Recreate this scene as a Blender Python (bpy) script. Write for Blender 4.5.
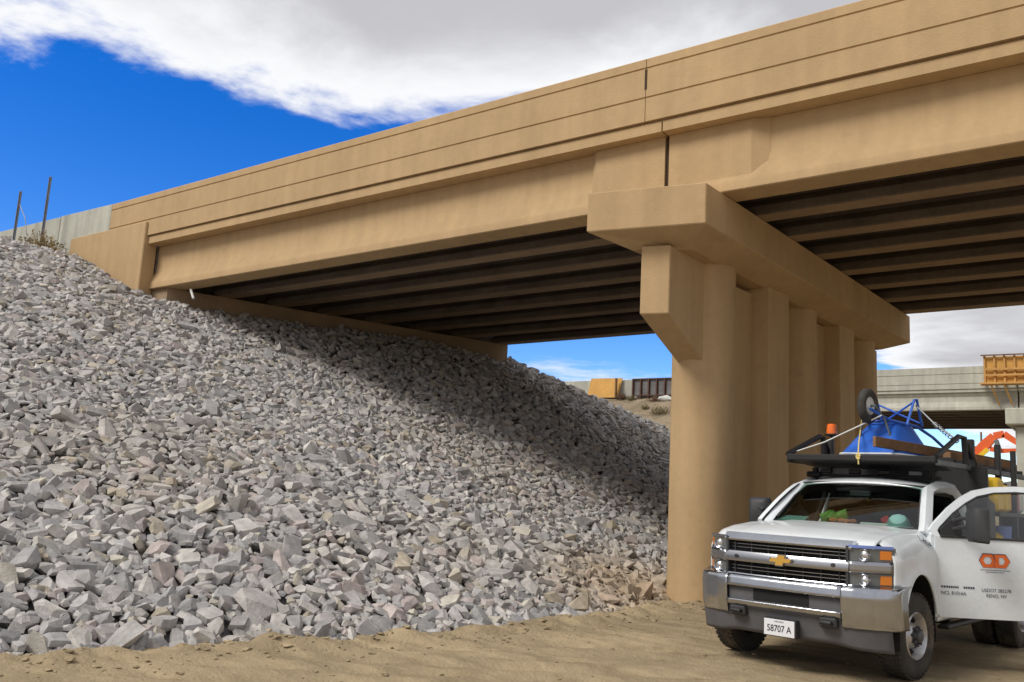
import bpy, bmesh, math, random
import numpy as np
from mathutils import Vector, Matrix, noise
random.seed(7); rng = np.random.default_rng(7)
S = bpy.context.scene
COL = S.collection
for o in list(bpy.data.objects): bpy.data.objects.remove(o)

# ------------------------------------------------------------------ camera
F, PITCH, YAW, ROLL, EYE = 892.75, math.radians(9.387), math.radians(35.627), math.radians(3.066), 1.6
fh = Vector((-math.sin(YAW), math.cos(YAW), 0)); rh = Vector((math.cos(YAW), math.sin(YAW), 0)); uz = Vector((0, 0, 1))
FW = fh*math.cos(PITCH) + uz*math.sin(PITCH); up0 = uz*math.cos(PITCH) - fh*math.sin(PITCH)
RT = rh*math.cos(ROLL) + up0*math.sin(ROLL); UP = up0*math.cos(ROLL) - rh*math.sin(ROLL)
cam = bpy.data.cameras.new('camera'); camo = bpy.data.objects.new('camera', cam); COL.objects.link(camo)
cam.sensor_fit = 'HORIZONTAL'; cam.sensor_width = 36.0; cam.lens = F*36/1024
cam.clip_start = 0.05; cam.clip_end = 12000
Mx = Matrix((RT, UP, -FW)).transposed().to_4x4(); Mx.translation = (0, 0, EYE); camo.matrix_world = Mx
S.camera = camo
def pj(P):
    q = Vector(P) - Vector((0, 0, EYE)); w = q.dot(FW)
    return 512 + F*q.dot(RT)/w, 341 - F*q.dot(UP)/w, w
def ray_at_y(u, v, y):
    d = FW*F + RT*(u-512) - UP*(v-341)
    return Vector((0, 0, EYE)) + d*(y/d.y)

# ------------------------------------------------------------------ light
SUN_DIR = Vector((-0.34, -0.68, 0.78)).normalized()          # towards the sun, veiled by the cloud deck
W = bpy.data.worlds.new('World'); S.world = W; W.use_nodes = True
nt = W.node_tree; nt.nodes.clear()
N = lambda t, **k: (lambda n: ([setattr(n, a, b) for a, b in k.items()], n)[1])(nt.nodes.new(t))
def lk(a, b): nt.links.new(a, b)
sky = N('ShaderNodeTexSky', sky_type='NISHITA'); sky.sun_disc = False
sky.sun_elevation = math.asin(SUN_DIR.z); sky.sun_rotation = math.atan2(SUN_DIR.x, SUN_DIR.y)
sky.altitude = 1400; sky.air_density = 1.0; sky.dust_density = 0.6; sky.ozone_density = 3.0
hs = N('ShaderNodeHueSaturation'); hs.inputs['Saturation'].default_value = 1.42; hs.inputs['Value'].default_value = 1.28; hs.inputs['Hue'].default_value = 0.517
lk(sky.outputs[0], hs.inputs['Color'])
tc = N('ShaderNodeTexCoord'); sx = N('ShaderNodeSeparateXYZ'); lk(tc.outputs['Generated'], sx.inputs[0])
def math_(op, a, b=None, clamp=False):
    n = N('ShaderNodeMath', operation=op); n.use_clamp = clamp
    for i, v in enumerate((a, b)):
        if v is None: continue
        if isinstance(v, (int, float)): n.inputs[i].default_value = v
        else: lk(v, n.inputs[i])
    return n.outputs[0]
zz = math_('ADD', math_('MAXIMUM', sx.outputs[2], 0.0), 0.05)
px = math_('DIVIDE', sx.outputs[0], zz); py = math_('DIVIDE', sx.outputs[1], zz)
cv = N('ShaderNodeCombineXYZ'); lk(px, cv.inputs[0]); lk(py, cv.inputs[1])
def nz(scale, detail, rough, off, dist=0.0):
    mp = N('ShaderNodeMapping'); mp.inputs['Location'].default_value = off; lk(cv.outputs[0], mp.inputs[0])
    n = N('ShaderNodeTexNoise'); n.inputs['Scale'].default_value = scale; n.inputs['Detail'].default_value = detail
    n.inputs['Roughness'].default_value = rough; n.inputs['Distortion'].default_value = dist
    lk(mp.outputs[0], n.inputs['Vector']); return n.outputs['Fac']
n1 = nz(1.3, 10, 0.58, (9.2, 4.4, 4), 0.25); n2 = nz(0.75, 5, 0.5, (7.7, 2.2, 3)); n3 = nz(2.2, 8, 0.55, (1.3, 9.2, 5))
edge1 = math_('ADD', math_('SUBTRACT', math_('MULTIPLY', px, 0.62), math_('MULTIPLY', py, 0.78)), 2.03)
edge2 = math_('MULTIPLY', math_('ADD', px, 1.15), 0.9)
dens = math_('ADD', math_('MAXIMUM', edge1, edge2), math_('MULTIPLY', math_('SUBTRACT', n1, 0.5), 1.45))
def sm(v, lo, hi):
    n = N('ShaderNodeMapRange', interpolation_type='SMOOTHSTEP'); n.inputs['From Min'].default_value = lo; n.inputs['From Max'].default_value = hi
    lk(v, n.inputs['Value']); return n.outputs[0]
deck = sm(dens, -0.02, 0.17)
low = math_('MULTIPLY', sm(nz(0.55, 8, 0.6, (8.5, 15.5, 5)), 0.55, 0.68), math_('MULTIPLY', sm(sx.outputs[2], 0.0, 0.05), math_('SUBTRACT', 1.0, sm(sx.outputs[2], 0.10, 0.24))))
mask = math_('MAXIMUM', deck, math_('MULTIPLY', low, 0.9))
shade = math_('MULTIPLY', sm(dens, 0.12, 0.62), sm(math_('ADD', n2, math_('MULTIPLY', n3, 0.55)), 0.30, 0.85), True)
cc = N('ShaderNodeMix', data_type='RGBA'); cc.inputs['A'].default_value = (6.5, 6.55, 6.7, 1); cc.inputs['B'].default_value = (3.75, 3.75, 3.95, 1)
lk(shade, cc.inputs['Factor'])
mixs = N('ShaderNodeMix', data_type='RGBA'); lk(mask, mixs.inputs['Factor']); lk(hs.outputs[0], mixs.inputs['A']); lk(cc.outputs['Result'], mixs.inputs['B'])
bg = N('ShaderNodeBackground'); bg.inputs['Strength'].default_value = 0.118; lk(mixs.outputs['Result'], bg.inputs['Color'])
wo = N('ShaderNodeOutputWorld'); lk(bg.outputs[0], wo.inputs[0])
sl = bpy.data.lights.new('sun', 'SUN'); sl.energy = 2.15; sl.angle = math.radians(23); sl.color = (1, 0.94, 0.85)
so = bpy.data.objects.new('sun', sl); COL.objects.link(so); so.location = (-20, -30, 40)
so.rotation_euler = SUN_DIR.to_track_quat('Z', 'Y').to_euler()
vs = S.view_settings; vs.view_transform = 'Standard'; vs.look = 'None'; vs.gamma = 1; vs.exposure = 0.34; vs.use_curve_mapping = False

# ------------------------------------------------------------------ materials
MATS = {}
def mat(name, col, rough=0.7, metal=0.0, var=0.0, vscale=4.0, bump=0.0, bscale=40.0, streak=0.0, var2=None, spec=0.5, coat=0.0, emit=None, objcol=None, smap=((2.2, 2.2, 0.22), 0.0)):
    m = bpy.data.materials.new(name); m.use_nodes = True; t = m.node_tree; b = t.nodes['Principled BSDF']
    b.inputs['Roughness'].default_value = rough; b.inputs['Metallic'].default_value = metal
    b.inputs['Specular IOR Level'].default_value = spec; b.inputs['Coat Weight'].default_value = coat
    b.inputs['Base Color'].default_value = (*col, 1)
    L = t.links.new
    crd = t.nodes.new('ShaderNodeTexCoord'); cur = None
    if objcol == 'obj':
        oi = t.nodes.new('ShaderNodeObjectInfo'); cur = oi.outputs['Color']
    elif objcol:
        at = t.nodes.new('ShaderNodeAttribute'); at.attribute_name = objcol; cur = at.outputs['Color']
    def noise_mul(cur, scale, detail, lo, hi, vec=None, tint=(1, 1, 1)):
        n = t.nodes.new('ShaderNodeTexNoise'); n.inputs['Scale'].default_value = scale; n.inputs['Detail'].default_value = detail
        L(vec or crd.outputs['Object'], n.inputs['Vector'])
        r = t.nodes.new('ShaderNodeMapRange'); r.inputs['From Min'].default_value = 0.3; r.inputs['From Max'].default_value = 0.7
        r.inputs['To Min'].default_value = lo; r.inputs['To Max'].default_value = hi; L(n.outputs['Fac'], r.inputs['Value'])
        x = t.nodes.new('ShaderNodeMix'); x.data_type = 'RGBA'; x.blend_type = 'MULTIPLY'; x.inputs['Factor'].default_value = 1
        if cur is None: x.inputs['A'].default_value = (*col, 1)
        else: L(cur, x.inputs['A'])
        L(r.outputs[0], x.inputs['B']); return x.outputs['Result']
    if var:
        cur = noise_mul(cur, vscale, 6, 1-var, 1+var)
        cur = noise_mul(cur, vscale*9, 4, 1-var*0.5, 1+var*0.5)
    if streak:
        mp = t.nodes.new('ShaderNodeMapping'); mp.inputs['Scale'].default_value = smap[0]; mp.inputs['Rotation'].default_value = (0, 0, smap[1]); L(crd.outputs['Object'], mp.inputs[0])
        cur = noise_mul(cur, 2.0, 6, 1-streak, 1+streak*0.5, mp.outputs[0])
    if var2:
        n = t.nodes.new('ShaderNodeTexNoise'); n.inputs['Scale'].default_value = var2[1]; n.inputs['Detail'].default_value = 7; n.inputs['Roughness'].default_value = 0.6
        L(crd.outputs['Object'], n.inputs['Vector'])
        r = t.nodes.new('ShaderNodeMapRange'); r.interpolation_type = 'SMOOTHSTEP'; r.inputs['From Min'].default_value = var2[2]; r.inputs['From Max'].default_value = var2[3]; L(n.outputs['Fac'], r.inputs['Value'])
        x = t.nodes.new('ShaderNodeMix'); x.data_type = 'RGBA'; L(r.outputs[0], x.inputs['Factor'])
        if cur is None: x.inputs['A'].default_value = (*col, 1)
        else: L(cur, x.inputs['A'])
        x.inputs['B'].default_value = (*var2[0], 1); cur = x.outputs['Result']
    if cur is not None: L(cur, b.inputs['Base Color'])
    if bump:
        n = t.nodes.new('ShaderNodeTexNoise'); n.inputs['Scale'].default_value = bscale; n.inputs['Detail'].default_value = 8; n.inputs['Roughness'].default_value = 0.6
        L(crd.outputs['Object'], n.inputs['Vector'])
        bp = t.nodes.new('ShaderNodeBump'); bp.inputs['Strength'].default_value = 1.0; bp.inputs['Distance'].default_value = bump
        L(n.outputs['Fac'], bp.inputs['Height']); L(bp.outputs[0], b.inputs['Normal'])
    if emit: b.inputs['Emission Color'].default_value = (*emit[0], 1); b.inputs['Emission Strength'].default_value = emit[1]
    MATS[name] = m; return m
def glass(name, tint, ior=1.5, rough=0.02):
    m = bpy.data.materials.new(name); m.use_nodes = True; t = m.node_tree; t.nodes.clear()
    o = t.nodes.new('ShaderNodeOutputMaterial'); tr = t.nodes.new('ShaderNodeBsdfTransparent'); tr.inputs[0].default_value = (*tint, 1)
    g = t.nodes.new('ShaderNodeBsdfGlossy'); g.inputs['Roughness'].default_value = rough; g.inputs[0].default_value = (1, 1, 1, 1)
    f = t.nodes.new('ShaderNodeFresnel'); f.inputs[0].default_value = ior
    x = t.nodes.new('ShaderNodeMixShader'); t.links.new(f.outputs[0], x.inputs[0]); t.links.new(tr.outputs[0], x.inputs[1]); t.links.new(g.outputs[0], x.inputs[2])
    t.links.new(x.outputs[0], o.inputs[0]); MATS[name] = m; return m
TAN = mat('tan_concrete', (0.50, 0.35, 0.193), 0.85, var=0.055, vscale=0.9, bump=0.006, bscale=42, streak=0.08, var2=((0.41, 0.285, 0.15), 2.6, 0.56, 0.86), spec=0.2)
TANB = mat('shade_dark_girder_concrete', (0.14, 0.115, 0.095), 0.9, var=0.2, vscale=1.5, bump=0.003, bscale=40, spec=0.15)  # shade between the girders is put into this darker colour
SOFF = mat('soffit_shade_tone', (0.32, 0.235, 0.155), 0.9, var=0.15, vscale=1.2, spec=0.15)  # tan darkened in the colour for shade, lighter than webs for ground bounce
GREYC = mat('grey_concrete', (0.46, 0.46, 0.40), 0.85, var=0.1, vscale=0.8, bump=0.004, bscale=40, streak=0.15, spec=0.2)
JOINT = mat('joint_filler', (0.06, 0.035, 0.02), 0.95)
DIRT = mat("dirt", (0.38, 0.30, 0.19), 0.97, streak=0.22, smap=((0.12, 2.4, 1.0), -0.62), var=0.16, vscale=0.9, bump=0.02, bscale=26, var2=((0.285, 0.22, 0.135), 1.6, 0.5, 0.72), spec=0.1)
CLOD = mat('dirt_clod', (0.35, 0.28, 0.18), 0.97, var=0.25, vscale=3, spec=0.1)
FILL = mat('slope_fill', (0.20, 0.19, 0.18), 0.97, var=0.2, vscale=3, bump=0.03, bscale=20, spec=0.1)
EARTH = mat('dry_earth', (0.27, 0.215, 0.15), 0.97, var=0.25, vscale=0.5, bump=0.06, bscale=6, spec=0.1, var2=((0.20, 0.165, 0.11), 1.1, 0.5, 0.65))
ROCKS = mat('rock_pile', (0.3, 0.3, 0.3), 0.92, var=0.22, vscale=10, bump=0.010, bscale=45, objcol='rock_color', spec=0.2)
ROCKO = mat('rock_single', (0.3, 0.3, 0.3), 0.92, var=0.22, vscale=1.2, bump=0.010, bscale=5, objcol='obj', spec=0.2)
WHITE = mat('white_truck_paint', (0.73, 0.78, 0.82), 0.3, var=0.06, vscale=3, coat=0.4, var2=((0.55, 0.54, 0.50), 2.0, 0.52, 0.95))
CHROME = mat('chrome', (0.50, 0.52, 0.56), 0.19, 1.0, var=0.08, vscale=5, bump=0.0006, bscale=9)
CHROMED = mat('satin_chrome', (0.46, 0.47, 0.50), 0.26, 1.0)
BLACKP = mat('black_plastic', (0.035, 0.036, 0.040), 0.6, var=0.15, vscale=6)
DGREYP = mat('grey_plastic', (0.10, 0.10, 0.11), 0.65, var=0.1, vscale=6)
VOID = mat('dark_interior', (0.012, 0.012, 0.013), 0.9)
RUB = mat('tyre_rubber', (0.045, 0.042, 0.038), 0.85, var=0.3, vscale=6, var2=((0.17, 0.13, 0.085), 3.0, 0.5, 0.8))
RIMM = mat('steel_rim', (0.52, 0.52, 0.53), 0.42, 0.85, var=0.2, vscale=9)
NUT = mat('dark_hub_steel', (0.13, 0.13, 0.14), 0.5, 0.7)
AMBER = mat('amber_lens', (0.75, 0.22, 0.015), 0.22, coat=1.0)
LENS = mat('lamp_reflector', (0.75, 0.76, 0.78), 0.18, 0.85)
LHOUSE = mat('lamp_housing', (0.16, 0.175, 0.18), 0.3, 0.35, coat=0.6)
GOLD = mat('gold_badge', (0.78, 0.47, 0.10), 0.35, 0.55)
PLATE = mat('plate_white', (0.74, 0.76, 0.80), 0.5)
INK = mat('dark_lettering', (0.025, 0.03, 0.06), 0.6)
ORANGE = mat('orange_vinyl', (0.86, 0.16, 0.02), 0.45)
STICK = mat('blue_sticker', (0.18, 0.26, 0.62), 0.5)
BLKST = mat('black_steel', (0.014, 0.014, 0.015), 0.5, 0.0, var=0.25, vscale=5)
WORN = mat('worn_steel', (0.16, 0.18, 0.19), 0.5, 0.6, var=0.2, vscale=8)
BLUE = mat('blue_enamel', (0.025, 0.13, 0.58), 0.42, var=0.2, vscale=5, coat=0.2, var2=((0.16, 0.18, 0.26), 5, 0.58, 0.85))
BEACON = mat('orange_beacon', (0.90, 0.17, 0.01), 0.25, coat=0.8)
WOODD = mat('weathered_wood', (0.21, 0.115, 0.055), 0.85, var=0.25, vscale=4, bump=0.002, bscale=60)
WOODY = mat('form_lumber', (0.52, 0.29, 0.09), 0.8, var=0.2, vscale=2)
PLY = mat('plywood', (0.60, 0.33, 0.085), 0.8, var=0.14, vscale=1.2)
STEELP = mat('steel_form', (0.17, 0.16, 0.16), 0.6, 0.3, var=0.25, vscale=2)
RUSTY = mat('rusty_steel', (0.10, 0.05, 0.035), 0.8, var=0.2, vscale=3)
YELL = mat('yellow_plastic', (0.82, 0.54, 0.03), 0.45, var=0.1, vscale=5)
RED = mat('red_plastic', (0.55, 0.03, 0.03), 0.45)
TEAL = mat('teal_cloth', (0.17, 0.34, 0.31), 0.75)
GREEN = mat('hivis_green', (0.15, 0.36, 0.07), 0.85)
GLOVE = mat('orange_cloth', (0.62, 0.22, 0.08), 0.85)
PAPER = mat('white_paper', (0.7, 0.72, 0.7), 0.8)
SEAT = mat('seat_fabric', (0.05, 0.05, 0.052), 0.9, var=0.1, vscale=8)
GALV = mat('galvanized_steel', (0.19, 0.20, 0.22), 0.55, 0.6, var=0.2, vscale=4)
DRY = mat('dry_stems', (0.33, 0.25, 0.13), 0.9, var=0.3, vscale=4)
BUSH = mat('brown_shrub', (0.20, 0.12, 0.075), 0.9, var=0.3, vscale=4)
SAGE = mat('sage_shrub', (0.20, 0.17, 0.08), 0.9, var=0.3, vscale=4)
ROPE = mat('yellow_rope', (0.72, 0.58, 0.22), 0.8)
EXOR = mat('orange_machine_paint', (0.80, 0.13, 0.03), 0.45, var=0.1, vscale=2)
HILL = mat('far_hills', (0.13, 0.12, 0.11), 0.95, var=0.2, vscale=0.004)
GLASS = glass('windshield_glass', (0.62, 0.72, 0.68), 1.6); WGLASS = glass('door_glass', (0.80, 0.85, 0.83)); TINT = glass('tinted_glass', (0.10, 0.11, 0.11))

# ------------------------------------------------------------------ mesh helpers
class MB:
    def __init__(s, xf=None): s.v = []; s.f = []; s.xf = xf
    def add(s, vs, fs):
        o = len(s.v); s.v += [tuple(p) for p in vs]; s.f += [tuple(i+o for i in f) for f in fs]; return s
    def box(s, x0, x1, y0, y1, z0, z1, M=None):
        v = [Vector((x, y, z)) for z in (z0, z1) for y in (y0, y1) for x in (x0, x1)]
        if M is not None: v = [M @ p for p in v]
        return s.add(v, [(0, 2, 3, 1), (4, 5, 7, 6), (0, 1, 5, 4), (2, 6, 7, 3), (0, 4, 6, 2), (1, 3, 7, 5)])
    def cbox(s, x0, x1, y0, y1, z0, z1, b=0.01, M=None):      # box with chamfered edges
        c = Vector(((x0+x1)/2, (y0+y1)/2, (z0+z1)/2)); h = Vector(((x1-x0)/2, (y1-y0)/2, (z1-z0)/2))
        b = min(b, h.x*.9, h.y*.9, h.z*.9); pts = []
        for sx_ in (-1, 1):
            for sy_ in (-1, 1):
                for sz_ in (-1, 1):
                    for k in range(3):
                        d = [h.x-b, h.y-b, h.z-b]; d[k] += b
                        p = c + Vector((sx_*d[0], sy_*d[1], sz_*d[2])); pts.append(M @ p if M is not None else p)
        return s.hull(pts)
    def hull(s, pts):
        bm = bmesh.new()
        for p in pts: bm.verts.new(p)
        bmesh.ops.convex_hull(bm, input=bm.verts)
        bmesh.ops.delete(bm, geom=[v for v in bm.verts if not v.link_faces], context='VERTS')
        bmesh.ops.dissolve_limit(bm, angle_limit=0.02, verts=bm.verts, edges=bm.edges)
        bm.verts.index_update(); s.add([v.co.copy() for v in bm.verts], [[v.index for v in f.verts] for f in bm.faces]); bm.free(); return s
    def prism(s, poly, p0, p1, axis):
        n = len(poly)
        def P(a, b, t): return {'x': (t, a, b), 'y': (a, t, b), 'z': (a, b, t)}[axis]
        return s.add([P(a, b, p0) for a, b in poly] + [P(a, b, p1) for a, b in poly],
                     [tuple(range(n)), tuple(range(2*n-1, n-1, -1))] + [(i, i+n, (i+1) % n+n, (i+1) % n) for i in range(n)])
    def tube(s, path, r, n=8, closed=False):
        path = [Vector(p) for p in path]; m = len(path); rings = []; prev = None
        for i, p in enumerate(path):
            a = path[(i-1) % m] if (i or closed) else p; b = path[(i+1) % m] if (i < m-1 or closed) else p
            t = (b-a).normalized()
            if prev is None: u = t.orthogonal().normalized()
            else: u = (prev - t*prev.dot(t)).normalized()
            prev = u; w = t.cross(u); rr = r[i] if isinstance(r, (list, tuple)) else r
            rings.append([p + (u*math.cos(2*math.pi*k/n) + w*math.sin(2*math.pi*k/n))*rr for k in range(n)])
        fs = []
        for i in range(m if closed else m-1):
            j = (i+1) % m
            for k in range(n): fs.append((i*n+k, i*n+(k+1) % n, j*n+(k+1) % n, j*n+k))
        if not closed: fs += [tuple(range(n-1, -1, -1)), tuple((m-1)*n+k for k in range(n))]
        return s.add([v for r_ in rings for v in r_], fs)
    def lathe(s, prof, n=32, M=None, closed=False):            # profile (axial, radius) about local X axis
        vs = []; m = len(prof)
        for k in range(n):
            a = 2*math.pi*k/n
            for x, r in prof:
                p = Vector((x, r*math.cos(a), r*math.sin(a))); vs.append(M @ p if M is not None else p)
        fs = []
        for k in range(n):
            j = (k+1) % n
            for i in range(m if closed else m-1):
                i2 = (i+1) % m; fs.append((k*m+i, j*m+i, j*m+i2, k*m+i2))
        return s.add(vs, fs)
    def grid(s, fn, nu, nv, keep=None):
        vs = [fn(i/nu, j/nv) for i in range(nu+1) for j in range(nv+1)]
        return s.add(vs, [(i*(nv+1)+j, (i+1)*(nv+1)+j, (i+1)*(nv+1)+j+1, i*(nv+1)+j+1) for i in range(nu) for j in range(nv)])
    def build(s, name, m, parent=None, label=None, cat=None, group=None, kind=None, smooth=False, solid=0.0, bevel=0.0, at=None):
        off = Vector((0, 0, 0))
        if s.xf: s.v = [s.xf(*p) for p in s.v]
        if at is not None: off = Vector(at)
        elif parent is not None and parent.get('_world'): off = Vector(parent['_world'])
        me = bpy.data.meshes.new(name); me.from_pydata([tuple(Vector(p)-off) for p in s.v], [], s.f); me.validate(); me.update()
        bm = bmesh.new(); bm.from_mesh(me); bmesh.ops.remove_doubles(bm, verts=bm.verts, dist=1e-5); bmesh.ops.recalc_face_normals(bm, faces=bm.faces)
        if bevel:
            es = [e for e in bm.edges if len(e.link_faces) == 2 and e.calc_face_angle(0) > 0.6]
            bmesh.ops.bevel(bm, geom=es, offset=bevel, segments=1, affect='EDGES', clamp_overlap=True)
        bm.to_mesh(me); bm.free()
        o = bpy.data.objects.new(name, me); COL.objects.link(o); me.materials.append(m)
        if at is not None: o.location = at
        if parent is not None:
            o.parent = parent
            if at is None and parent.get('_world'): o['_world'] = tuple(parent['_world'])
        if smooth:
            for p in me.polygons: p.use_smooth = True
            try: me.set_sharp_from_angle(angle=math.radians(smooth if smooth is not True else 35))
            except Exception: pass
        if solid:
            md = o.modifiers.new('thickness', 'SOLIDIFY'); md.thickness = solid; md.offset = -1
        tag(o, label, cat, group, kind); return o
def tag(o, label=None, cat=None, group=None, kind=None):
    for k, v in (('label', label), ('category', cat), ('group', group), ('kind', kind)):
        if v: o[k] = v
def thing(name, loc, label, cat, group=None, rz=0.0, world=True):
    o = bpy.data.objects.new(name, None); COL.objects.link(o); o.location = loc; o.rotation_euler.z = rz; o.empty_display_size = 0.2
    if world: o['_world'] = tuple(loc)
    tag(o, label, cat, group); return o
def lerp(a, b, t): return a + (b-a)*t
def interp(t, xs, ys): return float(np.interp(t, xs, ys))
def sstep(a, b, x):
    t = min(1, max(0, (x-a)/(b-a))); return t*t*(3-2*t)

# ------------------------------------------------------------------ terrain
XTY = [-4, 2, 3.87, 4.77, 5.7, 6.3, 7.4, 8.35, 9.8, 11.84, 13.4, 24, 40]
XTX = [-10.5, -8.4, -7.75, -7.49, -7.3, -6.9, -6.53, -6.22, -6.07, -6.0, -5.97, -5.97, -5.97]
def xt(y): return interp(y, XTY, XTX)
def xab(y): return -19.35 + 0.42*(y-12.05)
def slope_z(x, y):
    k = lerp(2.37, 1.8, sstep(11, 21, y)); z = (xt(y)-x)/k
    if y < 12.1: cap = 6.98
    elif y < 21.7: cap = (xt(y)-xab(y))/k + 0.15
    else: cap = 5.9
    z = min(z, cap)
    ye = 21.9 + max(0, (x+16.2)/3.4*5)
    if y > ye: z -= (y-ye)*0.6
    return z
def fbm(x, y, s, o=4, seed=0.0): return noise.fractal(Vector((x*s, y*s, seed)), 1.0, 2.0, o)
def axis(lo, hi, step, far, g=1.25):
    a = list(np.arange(lo, hi+1e-6, step)); d = step
    r = [a[-1]]
    while r[-1] < far: d *= g; r.append(r[-1]+d)
    l = [a[0]]; d = step
    while l[-1] > -far: d *= g; l.append(l[-1]-d)
    return l[:0:-1] + a + r[1:]
gx_ = axis(-9, 3.0, 0.065, 3500); gy_ = axis(3.0, 14.5, 0.065, 3500)
def ground_z(x, y):
    if not (-14 < x < 9 and -2 < y < 22): return -0.02
    w = sstep(-14, -10, x)*(1-sstep(5, 9, x))*sstep(-2, 1, y)*(1-sstep(16, 22, y))
    a = x*0.80 + y*0.60; c = -x*0.60 + y*0.80                       # ruts run along a
    z = 0.02*fbm(a*0.5, c*2.6, 1.0, 5, 1.0) + 0.016*fbm(a*0.35, c*7.0, 1.0, 3, 6.0) + 0.014*fbm(x, y, 2.6, 4, 4.0) + 0.012*fbm(x, y, 7.0, 4, 8.0)
    d = x - xt(y)                                                   # windrow of graded dirt along the toe
    z += (0.06 + 0.08*fbm(x, y, 1.7, 4, 2.0) + 0.05*fbm(x, y, 6.0, 4, 12.0))*math.exp(-((d-0.2)/0.32)**2)
    for rc, rw, rd in ((7.6, 0.16, 0.045), (8.05, 0.10, 0.03), (8.6, 0.2, 0.04), (9.1, 0.09, 0.03), (9.35, 0.12, 0.03), (9.9, 0.15, 0.035)):
        z -= rd*math.exp(-((c-rc-0.1*fbm(a, 0, 0.4, 2, rc))/rw)**2)
    t = math.hypot(x+2.8, (y-11)*0.5); z *= 0.35+0.65*sstep(0.8, 2.6, t)
    return z*w - 0.02*(1-w)
gb = MB(); nx, ny = len(gx_), len(gy_)
gb.v = [(x, y, ground_z(x, y)) for x in gx_ for y in gy_]
gb.f = [(i*ny+j, (i+1)*ny+j, (i+1)*ny+j+1, i*ny+j+1) for i in range(nx-1) for j in range(ny-1)]
gme = bpy.data.meshes.new('ground'); gme.from_pydata(gb.v, [], gb.f); gme.materials.append(DIRT)
go = bpy.data.objects.new('ground', gme); COL.objects.link(go); go['kind'] = 'structure'
for p in gme.polygons: p.use_smooth = True
# main rock embankment (fill under the stones)
def strip(xs, ys, fz, name, m, zmin):
    b = MB(); nx, ny = len(xs), len(ys); b.v = [(x, y, fz(x, y)) for x in xs for y in ys]
    for i in range(nx-1):
        for j in range(ny-1):
            q = (i*ny+j, (i+1)*ny+j, (i+1)*ny+j+1, i*ny+j+1)
            if max(b.v[k][2] for k in q) > zmin: b.f.append(q)
    return b.build(name, m, kind='structure', smooth=80)
strip(np.arange(-48, -4.9, 0.3), np.concatenate([np.arange(-10, 40, 0.3)]),
      lambda x, y: max(-0.4, slope_z(x, y)) - 0.09 + 0.04*fbm(x, y, 1.5, 3), 'embankment', FILL, -0.35)
def emb2(x, y):
    z = min(7.35, (y-33.0)*0.52 - 0.1, (-9.5-x)/1.75)
    return z + (0.16*fbm(x, y, 0.5, 4, 3) if z < 7.3 else 0)
strip(np.arange(-90, -8, 0.6), np.arange(32, 110, 0.6), emb2, 'far_embankment', EARTH, -0.35)
# hills on the horizon
hb = MB()
def hill(u, v):
    a = math.radians(-70 + 150*u); r = 2600 + 500*v
    h = (75 + 60*fbm(a*4, 0, 1.0, 4, 5) + 25*fbm(a*15, v, 1.0, 4, 9))*(1-(1-v)**2)
    return (math.sin(a)*r, math.cos(a)*r, h - 8)
hb.grid(hill, 160, 8); hb.build('hills', HILL, kind='structure', smooth=True)

# ------------------------------------------------------------------ main overpass
GX, CS, XM, Y0 = 0.0142, -0.0217, -5.889, 11.755
def TB(x, y, z): return (x, y, z + GX*(x-XM) + CS*(y-Y0))             # road grade and crossfall
def TP(x, y, z): return (x + 0.0818*(y-12.5), y, z + GX*(x-XM) + CS*(y-Y0) if z > 5 else z)
br = thing('overpass', (XM, 13.5, 0), 'tan painted concrete highway overpass on a wall pier above the rock slope', 'overpass')
ZT, ZD = 6.171, 7.30
def section_run(poly, x0, x1, xf=TB, n=10):
    b = MB(xf); k = len(poly)
    for i in range(n+1):
        x = lerp(x0, x1, i/n); b.v += [(x, y, z) for y, z in poly]
    for i in range(n):
        for j in range(k): b.f.append((i*k+j, (i+1)*k+j, (i+1)*k+(j+1) % k, i*k+(j+1) % k))
    b.f += [tuple(range(k)), tuple(n*k+j for j in range(k-1, -1, -1))]
    return b
def parapet_poly(yf, sgn):                                            # outer face with two rustication grooves
    g = 0.018; w = 0.034; zt = 8.572
    pts = [(0, 7.49), (0, 7.893-w/2), (g, 7.893-w/2+0.004), (g, 7.893+w/2-0.004), (0, 7.893+w/2), (0, 8.40-w/2), (g, 8.40-w/2+0.004), (g, 8.40+w/2-0.004), (0, 8.40+w/2),
           (0, zt-0.02), (0.02, zt), (0.24, zt), (0.26, zt-0.02), (0.30, 7.9), (0.42, 7.53), (0.42, 7.459), (0.085, 7.459), (0.075, 7.487), (0.03, 7.492)]
    return [(yf + sgn*a, z) for a, z in pts]
JP, JG = -6.27, -5.985
spans = ((-21.62, JP-0.006), (JP+0.006, 16.0))
for x0, x1 in spans:
    section_run(parapet_poly(12.055, 1), x0, x1).build('parapet', TAN, br)
    section_run(parapet_poly(21.75, -1), x0+3.6, x1).build('parapet', TAN, br)
MB(TB).box(JP-0.022, JP+0.022, 12.0525, 12.2, 8.03, 8.378).build('joint_filler', JOINT, br)
for x0, x1 in ((-19.9, JG-0.012), (JG+0.012, 16.0)):
    b = section_run([(12.10, 7.285), (12.10, 7.455), (21.64, 7.457), (21.64, 7.285)], x0, x1); b.build('deck_slab', TAN, br)
def gird_poly(yc, ext):
    if ext: h = [(0.235, 0), (0.25, 0.015), (0.25, 0.13), (0.24, 0.17), (0.12, 0.44), (0.105, 0.60), (0.10, 1.105)]
    else: h = [(0.175, 0), (0.19, 0.02), (0.19, 0.15), (0.09, 0.28), (0.09, 0.94), (0.22, 1.02), (0.22, 1.105)]
    return [(yc-a, ZT+0.003+z) for a, z in h] + [(yc+a, ZT+0.003+z) for a, z in reversed(h)]
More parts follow.
